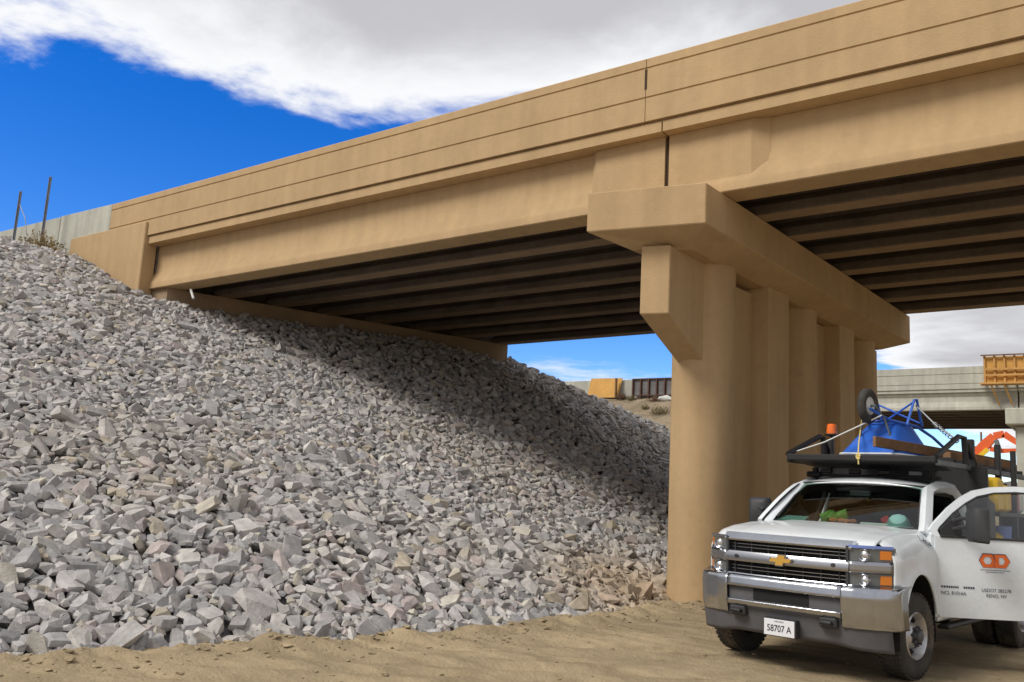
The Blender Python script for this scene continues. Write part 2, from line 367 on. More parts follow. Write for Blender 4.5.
for i in range(8):
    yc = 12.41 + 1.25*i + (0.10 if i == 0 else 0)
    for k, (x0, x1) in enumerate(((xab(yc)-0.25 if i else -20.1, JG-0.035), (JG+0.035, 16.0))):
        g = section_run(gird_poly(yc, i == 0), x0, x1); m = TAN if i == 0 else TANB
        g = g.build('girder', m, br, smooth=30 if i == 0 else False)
        if i == 0:                                                    # thickened end block on the fascia girder
            b = MB(TB)
            a0, a1 = (JG-1.30, JG-0.036) if k == 0 else (JG+0.036, JG+1.38)
            t = 0.12 if k == 0 else 0.26; yb = 12.30
            xs_ = (a0-t, a0, a1) if k == 0 else (a0, a1, a1+t)
            zl, zh = ZT+0.006, ZD-0.02
            if k == 0: pl = [(xs_[0], 12.50), (xs_[0], 12.402), (xs_[1], yb), (xs_[2], yb), (xs_[2], 12.50)]
            else: pl = [(xs_[0], 12.50), (xs_[0], yb), (xs_[1], yb), (xs_[2], 12.402), (xs_[2], 12.50)]
            n = len(pl); b.add([(x, y, zl) for x, y in pl] + [(x, y, zh) for x, y in pl], [tuple(range(n)), tuple(range(2*n-1, n-1, -1))] + [(j, j+n, (j+1) % n+n, (j+1) % n) for j in range(n)])
            b.build('end_block', TAN, g)
    # flange soffit strip: tan with underside shade and ground bounce put into its colour
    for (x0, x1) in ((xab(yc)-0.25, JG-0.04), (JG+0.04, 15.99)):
        if i: section_run([(yc-0.174, ZT+0.0), (yc-0.174, ZT+0.002), (yc+0.174, ZT+0.002), (yc+0.174, ZT+0.0)], x0, x1, n=4).build('shade_toned_soffit', SOFF, br)
for i in range(7):
    y0_ = 12.41+1.25*i
    for xx in (JG-0.55, JG+0.3):
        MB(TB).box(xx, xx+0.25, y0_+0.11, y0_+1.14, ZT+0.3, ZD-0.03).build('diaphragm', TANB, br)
MB(TB).box(JG-0.03, JG+0.03, 12.34, 12.62, ZT+0.01, ZD-0.03).build('joint_filler', JOINT, br)
# pier: cap with chamfered soffit, end brackets, round columns, flat pilasters, infill wall
x0, x1, yR, yL, yE = -6.762, -5.016, 11.755, 11.366, 21.52
zt, zb, zs, c, cy = ZT-0.004, 5.55, 5.3405, 0.469, 0.489
b = MB(TP); ringxy = [(x0, yL), (x1, yR), (x1, yE), (x0+0.75, yE+0.1)]; low_ = [(x0+c, yL+cy+0.05), (x1-c, yR+cy), (x1-c, yE-cy), (x0+0.8, yE-cy+0.1)]
b.v = [(x, y, zt) for x, y in ringxy] + [(x, y, zb) for x, y in ringxy] + [(x, y, zs) for x, y in low_]
b.f = [(3, 2, 1, 0)] + [(i, (i+1) % 4, (i+1) % 4+4, i+4) for i in range(4)] + [(i+4, (i+1) % 4+4, (i+1) % 4+8, i+8) for i in range(4)] + [(8, 9, 10, 11)]
b.build('pier_cap', TAN, br, bevel=0.012)
def TPo(x, y, z): return (x + 0.0818*(y-12.5), y, z)
bw = 0.2116; cap_u = lambda y: zs + CS*(y-Y0) + 0.02
b = MB(TPo); pts = [(11.85, 11.951), (13.2, 13.2), (13.104, 13.14)]
vs_ = []
for sgn, k in ((-1, 0), (1, 1)):
    x = XM + sgn*bw; yf = (11.848, 11.951)[k]; yb = (13.10, 13.14)[k]
    vs_ += [(x, yf, cap_u(yf)), (x, 13.45, cap_u(13.45)), (x, 13.45, 3.52), (x, yb, 3.687), (x, yf, 4.303)]
b.add(vs_, [(0, 1, 2, 3, 4), (9, 8, 7, 6, 5)] + [(i, i+5, (i+1) % 5+5, (i+1) % 5) for i in range(5)])
b.build('bracket', TAN, br, bevel=0.012)
b = MB(TPo); vs_ = []
for sgn in (-1, 1):
    x = XM + sgn*bw; vs_ += [(x, 21.3, cap_u(21.3)), (x, 20.3, cap_u(20.3)), (x, 20.3, 3.4), (x, 20.7, 3.5), (x, 21.3, 4.1)]
b.add(vs_, [(0, 1, 2, 3, 4), (9, 8, 7, 6, 5)] + [(i, i+5, (i+1) % 5+5, (i+1) % 5) for i in range(5)]); b.build('bracket', TAN, br)
for yc in (13.46, 16.9, 20.25):
    MB(TPo).lathe([(-0.3, 0.001), (-0.3, 0.4845), (cap_u(yc)+0.01, 0.4845), (cap_u(yc)+0.01, 0.001)], 56, Matrix.Translation((XM, yc, 0)) @ Matrix.Rotation(-math.pi/2, 4, 'Y')).build('column', TAN, br, smooth=30)
for ya, yb in ((14.86, 15.70), (18.22, 19.05)):
    MB(TPo).box(XM-0.48, XM+0.48, ya, yb, -0.3, cap_u(ya)+0.012).build('pilaster', TAN, br, bevel=0.012)
MB(TPo).box(XM-0.18, XM+0.18, 13.5, 20.2, -0.3, cap_u(20)+0.004).build('pier_wall', TAN, br)
# abutment seat, back wall, cheek and wing wall
def ab_box(off0, off1, ya, yb, z0, z1f, xf):
    b = MB(); v = []
    for z in (0, 1):
        for y in (ya, yb):
            for o in (off0, off1):
                zz_ = z0 if z == 0 else z1f(y); v.append((xab(y)+o, y, zz_))
    return b.add(v, [(0, 2, 3, 1), (4, 5, 7, 6), (0, 1, 5, 4), (2, 6, 7, 3), (0, 4, 6, 2), (1, 3, 7, 5)])
gz = lambda x, y, z: z + GX*(x-XM) + CS*(y-Y0)
ab_box(-1.4, 0.0, 12.37, 21.35, 4.2, lambda y: gz(xab(y), y, ZT)-0.004, None).build('abutment_seat', SOFF, br)  # darker soffit colour paints the shade onto the seat
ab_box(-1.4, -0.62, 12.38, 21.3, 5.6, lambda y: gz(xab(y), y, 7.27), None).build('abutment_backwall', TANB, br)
ab_box(-1.25, -0.5, 21.35, 21.75, 4.2, lambda y: gz(xab(y), y, ZT+0.3), None).build('cheek_wall', TAN, br)
MB().add([(-23.35, 11.99, 6.9), (-19.86, 11.99, 5.2), (-19.86, 11.99, 7.63), (-23.35, 11.99, 7.60), (-23.35, 12.36, 6.9), (-19.86, 12.36, 5.2), (-19.86, 12.36, 7.63), (-23.35, 12.36, 7.60)],
         [(0, 1, 2, 3), (7, 6, 5, 4), (0, 4, 5, 1), (1, 5, 6, 2), (2, 6, 7, 3), (3, 7, 4, 0)]).build('wing_wall', TAN, br, bevel=0.02)
MB().tube([(-18.35, 12.42, 5.86), (-18.15, 12.38, 5.62)], 0.03, 8).build('drain_pipe', PAPER, br)

# grey approach barrier behind the wing wall
ba = thing('concrete_barrier', (-26, 12.2, 7.5), 'bare grey concrete approach barrier running on from the tan parapet', 'barrier')
bx0 = -21.63
for w in (2.55, 4.6, 4.6, 6, 6):
    MB().add([(bx0-w+0.02, 12.06, 6.6), (bx0-0.01, 12.06, 6.6), (bx0-0.01, 12.06, 8.345), (bx0-w+0.02, 12.06, 8.36), (bx0-w+0.02, 12.42, 6.6), (bx0-0.01, 12.42, 6.6), (bx0-0.01, 12.34, 8.345), (bx0-w+0.02, 12.34, 8.36)],
             [(0, 1, 2, 3), (7, 6, 5, 4), (0, 4, 5, 1), (1, 5, 6, 2), (2, 6, 7, 3), (3, 7, 4, 0)]).build('panel', GREYC, ba, bevel=0.012)
    bx0 -= w
def stake(x, y, z0, z1, lab, r=0.045):
    t = thing('fence_post', (x, y, z0-0.3), lab, 'post')
    MB().cbox(x-r, x+r, y-r*0.35, y+r*0.35, z0-0.3, z1, 0.006).build('post_shaft', GALV, t)
    MB().cbox(x-r*0.3, x+r*0.3, y-r, y+r*0.3, z0-0.3, z1-0.01, 0.006).build('post_rib', GALV, t)
    return t
stake(-24.1, 11.6, 7.0, 9.34, 'taller grey metal fence post beside the dry bush at the slope crest')
tp = stake(-25.68, 11.6, 7.0, 9.17, 'shorter grey metal fence post with a thin brace wire')
MB().tube([(-25.62, 11.6, 8.75), (-25.2, 11.6, 8.3), (-24.85, 11.58, 7.55)], 0.012, 6).build('brace_wire', GALV, tp)
def shrub(x, y, z, r, h, m, name, lab, cat='shrub', group=None, n=160, sw=0.006):
    t = thing(name, (x, y, z), lab, cat, group); b = MB(); lb = MB()
    for i in range(n):
        a = random.random()*6.28; e = random.uniform(0.15, 1.0); l = random.uniform(0.5, 1.0)
        p = Vector((x + random.gauss(0, r*0.2), y + random.gauss(0, r*0.2), z-0.05)); d = Vector((math.cos(a)*(1.05-e)*r*1.3, math.sin(a)*(1.05-e)*r*1.3, h*e))*l
        q = p + d*0.6 + Vector((random.gauss(0, .1), random.gauss(0, .1), random.gauss(0, .06)))*r; e2 = p + d
        b.tube([p, q, e2], [sw, sw*0.8, sw*0.3], 3)
        for k in range(3):
            c_ = q.lerp(e2, random.random()); s_ = r*random.uniform(0.03, 0.075)
            u = Vector((random.gauss(0, 1), random.gauss(0, 1), random.gauss(0, 1))).normalized(); w = u.orthogonal().normalized()
            lb.add([c_-u*s_, c_+w*s_*0.5, c_+u*s_, c_-w*s_*0.5], [(0, 1, 2, 3)])
    b.build('stems', m, t); lb.build('leaves', m, t); return t
shrub(-23.75, 11.45, 7.0, 0.75, 0.85, DRY, 'dry_bush', 'dry straw coloured bush at the crest beside the metal fence post', 'bush', n=260, sw=0.01)

# ------------------------------------------------------------------ second overpass and works behind
Y2 = 47.66
b2 = thing('unfinished_overpass', (-5, Y2+5, 0), 'bare grey concrete overpass still under construction behind the tan one', 'overpass')
def T2(x, y, z): return (x, y, z + 0.008*(x+8.5) - 0.012*(y-Y2))
def par2(yf):
    g = 0.03; w = 0.03
    pts = [(0, 7.52), (0, 7.76), (g, 7.765), (g, 7.785), (0, 7.79), (0, 8.235), (g, 8.24), (g, 8.26), (0, 8.265), (0, 8.60), (0.26, 8.60), (0.42, 7.52), (0.1, 7.50)]
    return [(yf+a, z) for a, z in pts]
for x0, x1 in ((-21.5, -4.83), (-4.80, 16)):
    section_run(par2(Y2), x0, x1, T2, 4).build('parapet', GREYC, b2)
    section_run([(Y2+0.05, 7.36), (Y2+0.05, 7.50), (Y2+10, 7.50), (Y2+10, 7.36)], x0, x1, T2, 4).build('deck_slab', GREYC, b2)
    for i in range(8):
        yc = Y2 + 0.35 + 1.3*i; h = [(0.25, 0), (0.25, 0.14), (0.13, 0.4), (0.13, 0.65), (0.2, 0.74), (0.2, 0.86)]
        section_run([(yc-a, 6.51+z) for a, z in h] + [(yc+a, 6.51+z) for a, z in reversed(h)], x0+0.02, x1-0.02, T2, 3).build('girder', GREYC if i == 0 else TANB, b2)
MB(T2).cbox(-5.32, -3.6, Y2-0.55, Y2+10, 5.72, 6.5, 0.05).build('pier_cap', GREYC, b2)
MB(T2).cbox(-4.98, -3.95, Y2-0.1, Y2+9.6, -0.3, 5.74, 0.1).build('pier_wall', GREYC, b2)
MB(T2).box(-22.5, -21.0, Y2+0.2, Y2+10, 4, 6.5).build('abutment_seat', GREYC, b2)
ba2 = thing('concrete_barrier', (-30, Y2, 7.3), 'pale concrete barrier above the dirt slope seen through the left span', 'barrier')
xx = -21.52
for w in (6, 6, 6, 6, 8): MB().cbox(xx-w+0.03, xx, Y2, Y2+0.35, 6.8, 8.47, 0.015).build('panel', GREYC, ba2); xx -= w
fw = thing('wall_formwork', (-4, Y2-0.2, 7.7), 'yellow timber formwork with studs and braces on the unfinished overpass', 'formwork')
x_, k = -6.2, 0
MB().box(-6.2, 2.0, Y2-0.06, Y2-0.04, 7.74, 9.05).build('plywood_sheet', PLY, fw)
while x_ < 1.9:
    MB().cbox(x_, x_+0.09, Y2-0.16, Y2-0.062, 7.72, 9.07, 0.006).build('stud', WOODY, fw); x_ += 0.42
for z in (8.08, 8.36): MB().cbox(-6.1, 1.9, Y2-0.26, Y2-0.163, z, z+0.1, 0.006).build('waler', WOODY, fw)
MB().cbox(-6.3, 2.0, Y2-0.75, Y2-0.163, 7.64, 7.72, 0.006).build('walkway_plank', WOODY, fw)
MB().cbox(-6.3, 2.0, Y2-0.3, Y2-0.163, 9.072, 9.12, 0.006).build('top_plate', WOODD, fw)
for i, x in enumerate((-5.75, -5.2, -4.2, -3.2, -2.2)):
    MB().tube([(x-0.1, Y2-0.65, 7.66), (x+0.15, Y2-0.02, 6.72)], 0.05, 4).build('brace', WOODY, fw)
bd = thing('plywood_board', (-26.8, 47.2, 7.3), 'orange plywood board leaning on the pale barrier above the dirt slope', 'board')
MB().add([(-27.98, 47.25, 7.35), (-25.85, 47.25, 7.35), (-25.68, 47.5, 8.55), (-27.86, 47.5, 8.58), (-27.98, 47.29, 7.35), (-25.85, 47.29, 7.35), (-25.68, 47.54, 8.55), (-27.86, 47.54, 8.58)],
         [(0, 1, 2, 3), (7, 6, 5, 4), (0, 4, 5, 1), (1, 5, 6, 2), (2, 6, 7, 3), (3, 7, 4, 0)]).build('sheet', PLY, bd)
MB().cbox(-25.95, -25.87, 47.05, 47.24, 7.3, 8.5, 0.01).build('edge_strut', WOODD, bd)
fp = thing('steel_form_panel', (-23.6, 47.3, 7.3), 'row of grey steel form panels with dark ribs beside the plywood board', 'form panel')
for i in range(6):
    a = -24.85 + 0.52*i
    MB().cbox(a+0.045, a+0.475, 47.36, 47.4, 7.48, 8.40, 0.005).build('panel', STEELP, fp)
    MB().cbox(a-0.04, a+0.04, 47.22, 47.42, 7.3, 8.44, 0.008).build('rib', RUSTY, fp)
for z in (7.42, 8.40): MB().cbox(-24.85, -21.7, 47.24, 47.355, z, z+0.06, 0.006).build('rail', RUSTY, fp)
def blob(b, c, r, n=20, j=0.12):
    pts = []
    for i in range(n):
        a = i*2.39996; zz_ = 1-2*(i+0.5)/n; q = math.sqrt(1-zz_*zz_); f = 1+random.uniform(-j, j)
        pts.append((c[0]+r[0]*q*math.cos(a)*f, c[1]+r[1]*q*math.sin(a)*f, c[2]+r[2]*zz_*f))
    return b.hull(pts)
blob(MB(), (-22.55, 46.9, emb2(-22.55, 46.9)+0.15), (0.45, 0.25, 0.2)).build('sack', PAPER, label='white sack lying on the dirt slope below the steel form panels', cat='sack', smooth=True)
for i, (u, v, y, m, lab) in enumerate(((655, 401, 43, BUSH, 'dark reddish brown shrub on the dirt slope below the white sack'), (660, 414, 38.5, SAGE, 'larger olive shrub low on the dirt slope behind the pier'),
                                       (622, 397, 45.5, BUSH, 'brown shrub at the foot of the orange plywood board'), (632, 400, 44, SAGE, 'olive shrub on the dirt slope between board and form panels'),
                                       (645, 409, 41, SAGE, 'low olive shrub halfway down the dirt slope'))):
    for y in np.arange(34, 47.4, 0.1):
        p = ray_at_y(u, v, float(y))
        if emb2(p.x, float(y)) >= p.z: break
    y = float(y); shrub(p.x, y, emb2(p.x, y), (0.5, 0.8, 0.5, 0.45, 0.4)[i], (0.45, 0.6, 0.45, 0.4, 0.35)[i], m, 'slope_shrub', lab, n=90, sw=0.012)
# orange machine beyond: boom, stick, body on tracks
YX = 70.0
ex = thing('excavator', tuple(ray_at_y(958, 520, YX).xy) + (0,), 'orange excavator with raised boom far behind under the unfinished overpass', 'excavator')
P_ = lambda u, v, dy=0: ray_at_y(u, v, YX+dy)
def beam(b, pts, h, w):
    for i in range(len(pts)-1):
        a, c_ = pts[i], pts[i+1]; t = (c_-a).normalized(); n = t.cross(Vector((0, 1, 0))).normalized()
        h0, h1 = h[i]/2, h[i+1]/2; v = []
        for p, hh in ((a, h0), (c_, h1)):
            for s1 in (-1, 1):
                for s2 in (-1, 1): v.append(p + n*hh*s1 + Vector((0, w/2*s2, 0)))
        b.hull(v)
    return b
beam(MB(), [P_(948, 480), P_(970, 460), P_(986, 444), P_(994, 436)], [0.55, 0.6, 0.65, 0.5], 0.5).build('boom', EXOR, ex)
beam(MB(), [P_(994, 436), P_(1004, 434), P_(1013, 440), P_(1022, 446)], [0.45, 0.45, 0.4, 0.3], 0.4).build('stick', EXOR, ex)
beam(MB(), [P_(990, 449), P_(1002, 451), P_(1016, 450)], [0.32, 0.3, 0.2], 0.3).build('lower_link', EXOR, ex)
beam(MB(), [P_(972, 463, -0.4), P_(988, 449, -0.4)], [0.3, 0.3], 0.15).build('hydraulic_cylinder', YELL, ex)
beam(MB(), [P_(996, 440, -0.3), P_(999, 449, -0.3)], [0.3, 0.3], 0.2).build('pin_link', GALV, ex)
q0 = P_(948, 480); bxm = q0.x
MB().cbox(bxm-3.4, bxm+0.6, YX-1.3, YX+1.3, 1.1, 2.5, 0.15).build('body', EXOR, ex)
for dy in (-1.3, 0.8): MB().cbox(bxm-3.3, bxm+1.0, YX+dy, YX+dy+0.5, 0, 0.95, 0.3).build('track', BLACKP, ex)
up_ = P_(981, 440, 0); pb = ray_at_y(981, 432, 120)
pole = thing('utility_pole', (pb.x, 120, 0), 'thin wooden utility pole standing far behind the orange excavator', 'pole')
MB().tube([(pb.x, 120, -0.2), (pb.x, 120, pb.z)], [0.16, 0.11], 8).build('shaft', WOODD, pole); MB().cbox(pb.x-1.1, pb.x+1.1, 119.9, 120.1, pb.z-1.9, pb.z-1.7, 0.02).build('crossarm', WOODD, pole)

# ------------------------------------------------------------------ the truck (local: x to its left/driver side, y backwards, z up)
TH = 0.1185
tk = thing('pickup_truck', (-2.98, 8.829, 0.0), 'white heavy duty work pickup with chrome bumper, black rack and driver door open', 'truck', rz=-TH, world=False)
def sgn_(s, f): return lambda u, v: (lambda p: (s*p[0], p[1], p[2]))(f(u, v))
WY, WZ, WR = 0.915, 0.405, 0.405; AR = 0.485
def ztop(y): return interp(y, [0.2, 0.32, 0.6, 1.0, 1.6], [1.245, 1.285, 1.335, 1.375, 1.40])
def fend(u, v):
    y = lerp(0.37, 1.545, u); d = abs(y-(WY+0.01))
    if d < AR: zb_ = max(WZ+0.02+math.sqrt(AR*AR-d*d)*1.18 if True else 0, 0.55 if y > WY else 0.60)
    else: zb_ = 0.55 if y > WY else 0.885
    if y < WY and d < AR: zb_ = max(zb_, 0.60 + 0.3*max(0, (d-AR*0.8)/(AR*0.2)))
    zt_ = ztop(y); z = lerp(zb_, zt_, v); t = max(0, (z-1.09)/(zt_-1.09)) if zt_ > 1.09 else 0
    x = 1.003 - 0.175*t**2.2 - 0.02*max(0, (0.8-z)/0.4)
    x += 0.025*math.exp(-((math.hypot(y-WY, z-WZ)-AR-0.09)/0.07)**2)
    if y < 0.5: x -= 0.11*((0.5-y)/0.2)**2
    return (x, y, z)
for s_ in (1, -1):
    MB().grid(sgn_(s_, fend), 64, 16).build('fender', WHITE, tk, smooth=40, solid=0.012)
    lip = [(s_*(1.006+0.012), WY+0.01+AR*math.cos(a), WZ+0.02+AR*1.18*math.sin(a)) for a in np.linspace(0.3, 2.75, 24)]
    MB().tube(lip, 0.013, 6).build('arch_lip', WHITE, tk, smooth=True)
    # inner wheel well
    b = MB(); b.grid(lambda u, v: (s_*lerp(0.55, 0.985, v), WY+0.01+(AR+0.03)*math.cos(math.pi*u*1.1-0.15), WZ+(AR*1.18+0.04)*math.sin(math.pi*u*1.1-0.15)), 20, 2); b.build('wheel_well', VOID, tk)
MB().box(-0.56, 0.56, 0.30, 1.5, 0.45, 1.18).build('engine_bay', VOID, tk)
def hoodf(u, v):
    lx = lerp(-0.822, 0.822, u); a = abs(lx)/0.822; yf = 0.125+0.115*a**3; yb_ = 1.40+0.14*a*a; y = lerp(yf, yb_, v)
    z = ztop(y) + 0.015*(1-a**2.5)*sstep(0.0, 0.25, v) + 0.014*(1-sstep(0.52, 0.66, abs(lx)))*sstep(0, 0.3, v)
    if v < 0.14: z -= 0.035*(1-v/0.14)**2
    return (lx, y, z + 0.004)
MB().grid(hoodf, 48, 36).build('hood', WHITE, tk, smooth=60, solid=0.014)
MB().grid(lambda u, v: (lerp(-0.9, 0.9, u), lerp(1.39+0.14*(2*u-1)**2, 1.62, v), lerp(1.375, 1.37, v)), 12, 2).build('cowl', BLACKP, tk)
# grille
gr = MB().box(-0.62, 0.62, 0.16, 0.2, 0.84, 1.22).build('grille', VOID, tk)
def bar(z0, z1, y0_, x1=0.625, depth=0.06, bend=0.05, tilt=0.0, n=16, x0=None):
    b = MB(); x0 = -x1 if x0 is None else x0; v = []
    for i in range(n+1):
        x = lerp(x0, x1, i/n); yy = y0_ + bend*(x/0.62)**2
        v += [(x, yy+depth, z0), (x, yy+0.006, z0), (x, yy, z0+(z1-z0)*0.2), (x, yy+tilt*0.8, z0+(z1-z0)*0.8), (x, yy+tilt+0.006, z1), (x, yy+depth+tilt, z1)]
    f = []
    for i in range(n):
        for j in range(6): f.append((i*6+j, i*6+(j+1) % 6, (i+1)*6+(j+1) % 6, (i+1)*6+j))
    return b.add(v, f + [tuple(range(6)), tuple(n*6+j for j in range(5, -1, -1))])
bar(1.205, 1.285, 0.05, 0.66, 0.10, 0.05, 0.045).build('top_chrome', CHROME, gr, smooth=40)
bar(1.002, 1.10, 0.035, 0.635, 0.08, 0.05, 0.015).build('middle_chrome', CHROMED, gr, smooth=40)
bar(0.838, 0.885, 0.05, 0.66, 0.08, 0.05, 0.0).build('bottom_chrome', CHROME, gr, smooth=40)
for z in (1.135, 1.168, 0.918, 0.952): bar(z, z+0.010, 0.095, 0.615, 0.03, 0.05).build('grille_bar', CHROMED, gr, smooth=40)
for i in range(-3, 4):
    for z0, z1 in ((1.10, 1.205), (0.885, 1.002)): MB().box(i*0.18-0.004, i*0.18+0.004, 0.12, 0.14, z0, z1).build('grille_rib', BLACKP, gr)
for s_ in (-1, 1):
    MB().box(s_*0.62-0.012, s_*0.62+0.012, 0.10, 0.2, 0.86, 1.24).build('grille_end', BLACKP, gr)
    MB().lathe([(-0.012, 0.001), (-0.012, 0.018), (0.01, 0.02)], 16, Matrix.Translation((s_*0.5, 0.065, 1.05)) @ Matrix.Rotation(math.pi/2, 4, 'Z')).build('parking_sensor', BLACKP, gr)
def bowtie(w, h, y, d):
    k = 0.36; sl_ = 0.07*w
    pl = [(-w/2+sl_, h*0.19), (-w*0.17+sl_*0.4, h*0.19), (-w*0.17+sl_*0.8, h/2), (w*0.17+sl_*0.8, h/2), (w*0.17+sl_*0.4, h*0.19), (w/2, h*0.19), (w/2-sl_, -h*0.19), (w*0.17-sl_*0.4, -h*0.19), (w*0.17-sl_*0.8, -h/2), (-w*0.17-sl_*0.8, -h/2), (-w*0.17-sl_*0.4, -h*0.19), (-w/2, -h*0.19)]
    return MB().prism([(x, 1.05+z) for x, z in pl], y, y+d, 'y')
bowtie(0.245, 0.115, 0.008, 0.03).build('badge_rim', CHROME, gr); bowtie(0.222, 0.095, 0.0, 0.012).build('badge', GOLD, gr)
# headlights: two stacked lamps each side
for s_ in (1, -1):
    hl = MB(); hy = lambda x: 0.11 + 0.25*((abs(x)-0.63)/0.31)**1.5
    def hp(z0, z1, dy, xa=0.632, xb=0.955):
        return lambda u, v: (s_*lerp(xa, xb, u), hy(lerp(xa, xb, u))+dy, lerp(z0, z1, v))
    hl.grid(hp(0.865, 1.235, 0.05), 10, 2); hl = hl.build('headlight', LHOUSE, tk)
    for z0, z1 in ((1.105, 1.222), (0.875, 0.995)):
        MB().grid(hp(z0, z1, 0.02), 10, 2).build('lamp_cell', LHOUSE, hl, solid=0.02)
        MB().grid(hp(z0+0.022, z1-0.016, 0.006, 0.865 if s_ == 1 else 0.915, 0.938), 6, 2).build('side_marker', AMBER, hl, solid=0.012)
        zc = (z0+z1)/2; cxx = 0.752; M_ = Matrix.Translation((s_*cxx, hy(cxx)+0.012, zc)) @ Matrix.Rotation(math.pi/2, 4, 'Z') @ Matrix.Scale(-1, 4, (1, 0, 0))
        MB().lathe([(0.01, 0.060), (0.022, 0.056), (0.016, 0.047), (0.0, 0.044)], 24, M_).build('lamp_ring', CHROME, hl, smooth=True)
        MB().lathe([(0.0, 0.044), (0.012, 0.032), (0.02, 0.015), (0.022, 0.001)], 24, M_).build('lamp_lens', LENS, hl, smooth=True)
    MB().grid(hp(0.998, 1.102, -0.012), 10, 3).build('lamp_divider', CHROMED, hl, solid=0.05, smooth=True)
    MB().grid(hp(1.224, 1.25, 0.0), 10, 1).build('lamp_brow', STICK if s_ == 1 else CHROMED, hl, solid=0.02)
    MB().grid(hp(0.85, 0.872, -0.004), 10, 1).build('lamp_base', CHROMED, hl, solid=0.05)
# bumper
bpx = [-1.035, -1.02, -0.97, -0.86, -0.70, -0.585, -0.57, -0.3, 0, 0.3, 0.57, 0.585, 0.70, 0.86, 0.97, 1.02, 1.035]
def bpy_(x):
    a = abs(x); return interp(a, [0, 0.3, 0.585, 0.70, 0.86, 0.97, 1.02, 1.035], [0.0, 0.004, 0.022, 0.045, 0.11, 0.21, 0.33, 0.50])
def bsec(z): return interp(z, [0.47, 0.50, 0.62, 0.78, 0.85, 0.875, 0.888], [0.07, 0.035, 0.012, 0.0, 0.012, 0.04, 0.13])
def bsurf(xa, xb, za, zb_, n, m_): return lambda u, v: (lerp(xa, xb, u), bpy_(lerp(xa, xb, u)) + bsec(lerp(za, zb_, v)), lerp(za, zb_, v))
b = MB()
for s_ in (-1, 1): b.grid(sgn_(s_, bsurf(0.583, 1.035, 0.49, 0.888, 0, 0)), 24, 18)
b.grid(bsurf(-0.583, 0.583, 0.762, 0.888, 0, 0), 24, 8); b.grid(bsurf(-0.583, 0.583, 0.585, 0.632, 0, 0), 24, 4)
bmp = b.build('bumper', CHROME, tk, smooth=40, solid=0.012)
MB().grid(lambda u, v: (lerp(-0.583, 0.583, u), bpy_(lerp(-.583, .583, u))+0.05, lerp(0.628, 0.766, v)), 12, 1).build('intake_panel', DGREYP, bmp)
MB().grid(lambda u, v: (lerp(-0.30, 0.27, u), 0.045, lerp(0.645, 0.752, v)), 2, 1).build('intake_opening', VOID, bmp)
def val(u, v):
    x = lerp(-0.97, 0.97, u); a = abs(x); zb_ = interp(a, [0, 0.5, 0.7, 0.97], [0.325, 0.325, 0.30, 0.29]); return (x, bpy_(x)*1.0 + 0.05 + 0.06*(1-v), lerp(zb_, 0.60 if a < 0.59 else 0.52, v))
MB().grid(val, 40, 6).build('valance', DGREYP, tk, smooth=True, solid=0.015)
for s_ in (-0.46, 0.46):
    th = MB().cbox(s_-0.085, s_+0.085, 0.02, 0.12, 0.475, 0.572, 0.015).build('tow_hook_housing', BLACKP, tk)
    MB().tube([(s_-0.045, 0.03, 0.525), (s_-0.045, -0.02, 0.525), (s_+0.045, -0.02, 0.525), (s_+0.045, 0.03, 0.525)], 0.016, 8).build('tow_hook', BLKST, th)
def text(name, s, size, m, parent, M, sx_=1.0, bold=0.0):
    cu = bpy.data.curves.new('tmp', 'FONT'); cu.body = s; cu.size = size; cu.align_x = 'CENTER'; cu.align_y = 'CENTER'; cu.offset = bold
    t = bpy.data.objects.new('tmp', cu); COL.objects.link(t); dg = bpy.context.evaluated_depsgraph_get()
    me = bpy.data.meshes.new_from_object(t.evaluated_get(dg)); bpy.data.objects.remove(t); bpy.data.curves.remove(cu)
    me.transform(M @ Matrix.Diagonal((sx_, 1, 1, 1))); me.materials.clear(); me.materials.append(m); me.name = name
    o = bpy.data.objects.new(name, me); COL.objects.link(o); o.parent = parent; return o
def frame(org, ex_, ey_):
    ex_ = Vector(ex_).normalized(); ey_ = Vector(ey_).normalized(); ez_ = ex_.cross(ey_); M = Matrix((ex_, ey_, ez_)).transposed().to_4x4(); M.translation = org; return M
pl = MB().cbox(-0.155, 0.155, -0.012, -0.006, 0.34, 0.492, 0.003).build('license_plate', PLATE, tk)
MB().box(-0.165, 0.165, -0.004, 0.10, 0.333, 0.50).build('plate_bracket', BLACKP, pl)
text('plate_number', '58707 A', 0.088, INK, pl, frame((0, -0.0135, 0.405), (1, 0, 0), (0, 0, 1)), 0.82, 0.0012)
text('plate_heading', 'NEVADA', 0.024, INK, pl, frame((0, -0.0135, 0.472), (1, 0, 0), (0, 0, 1)), 1.0)
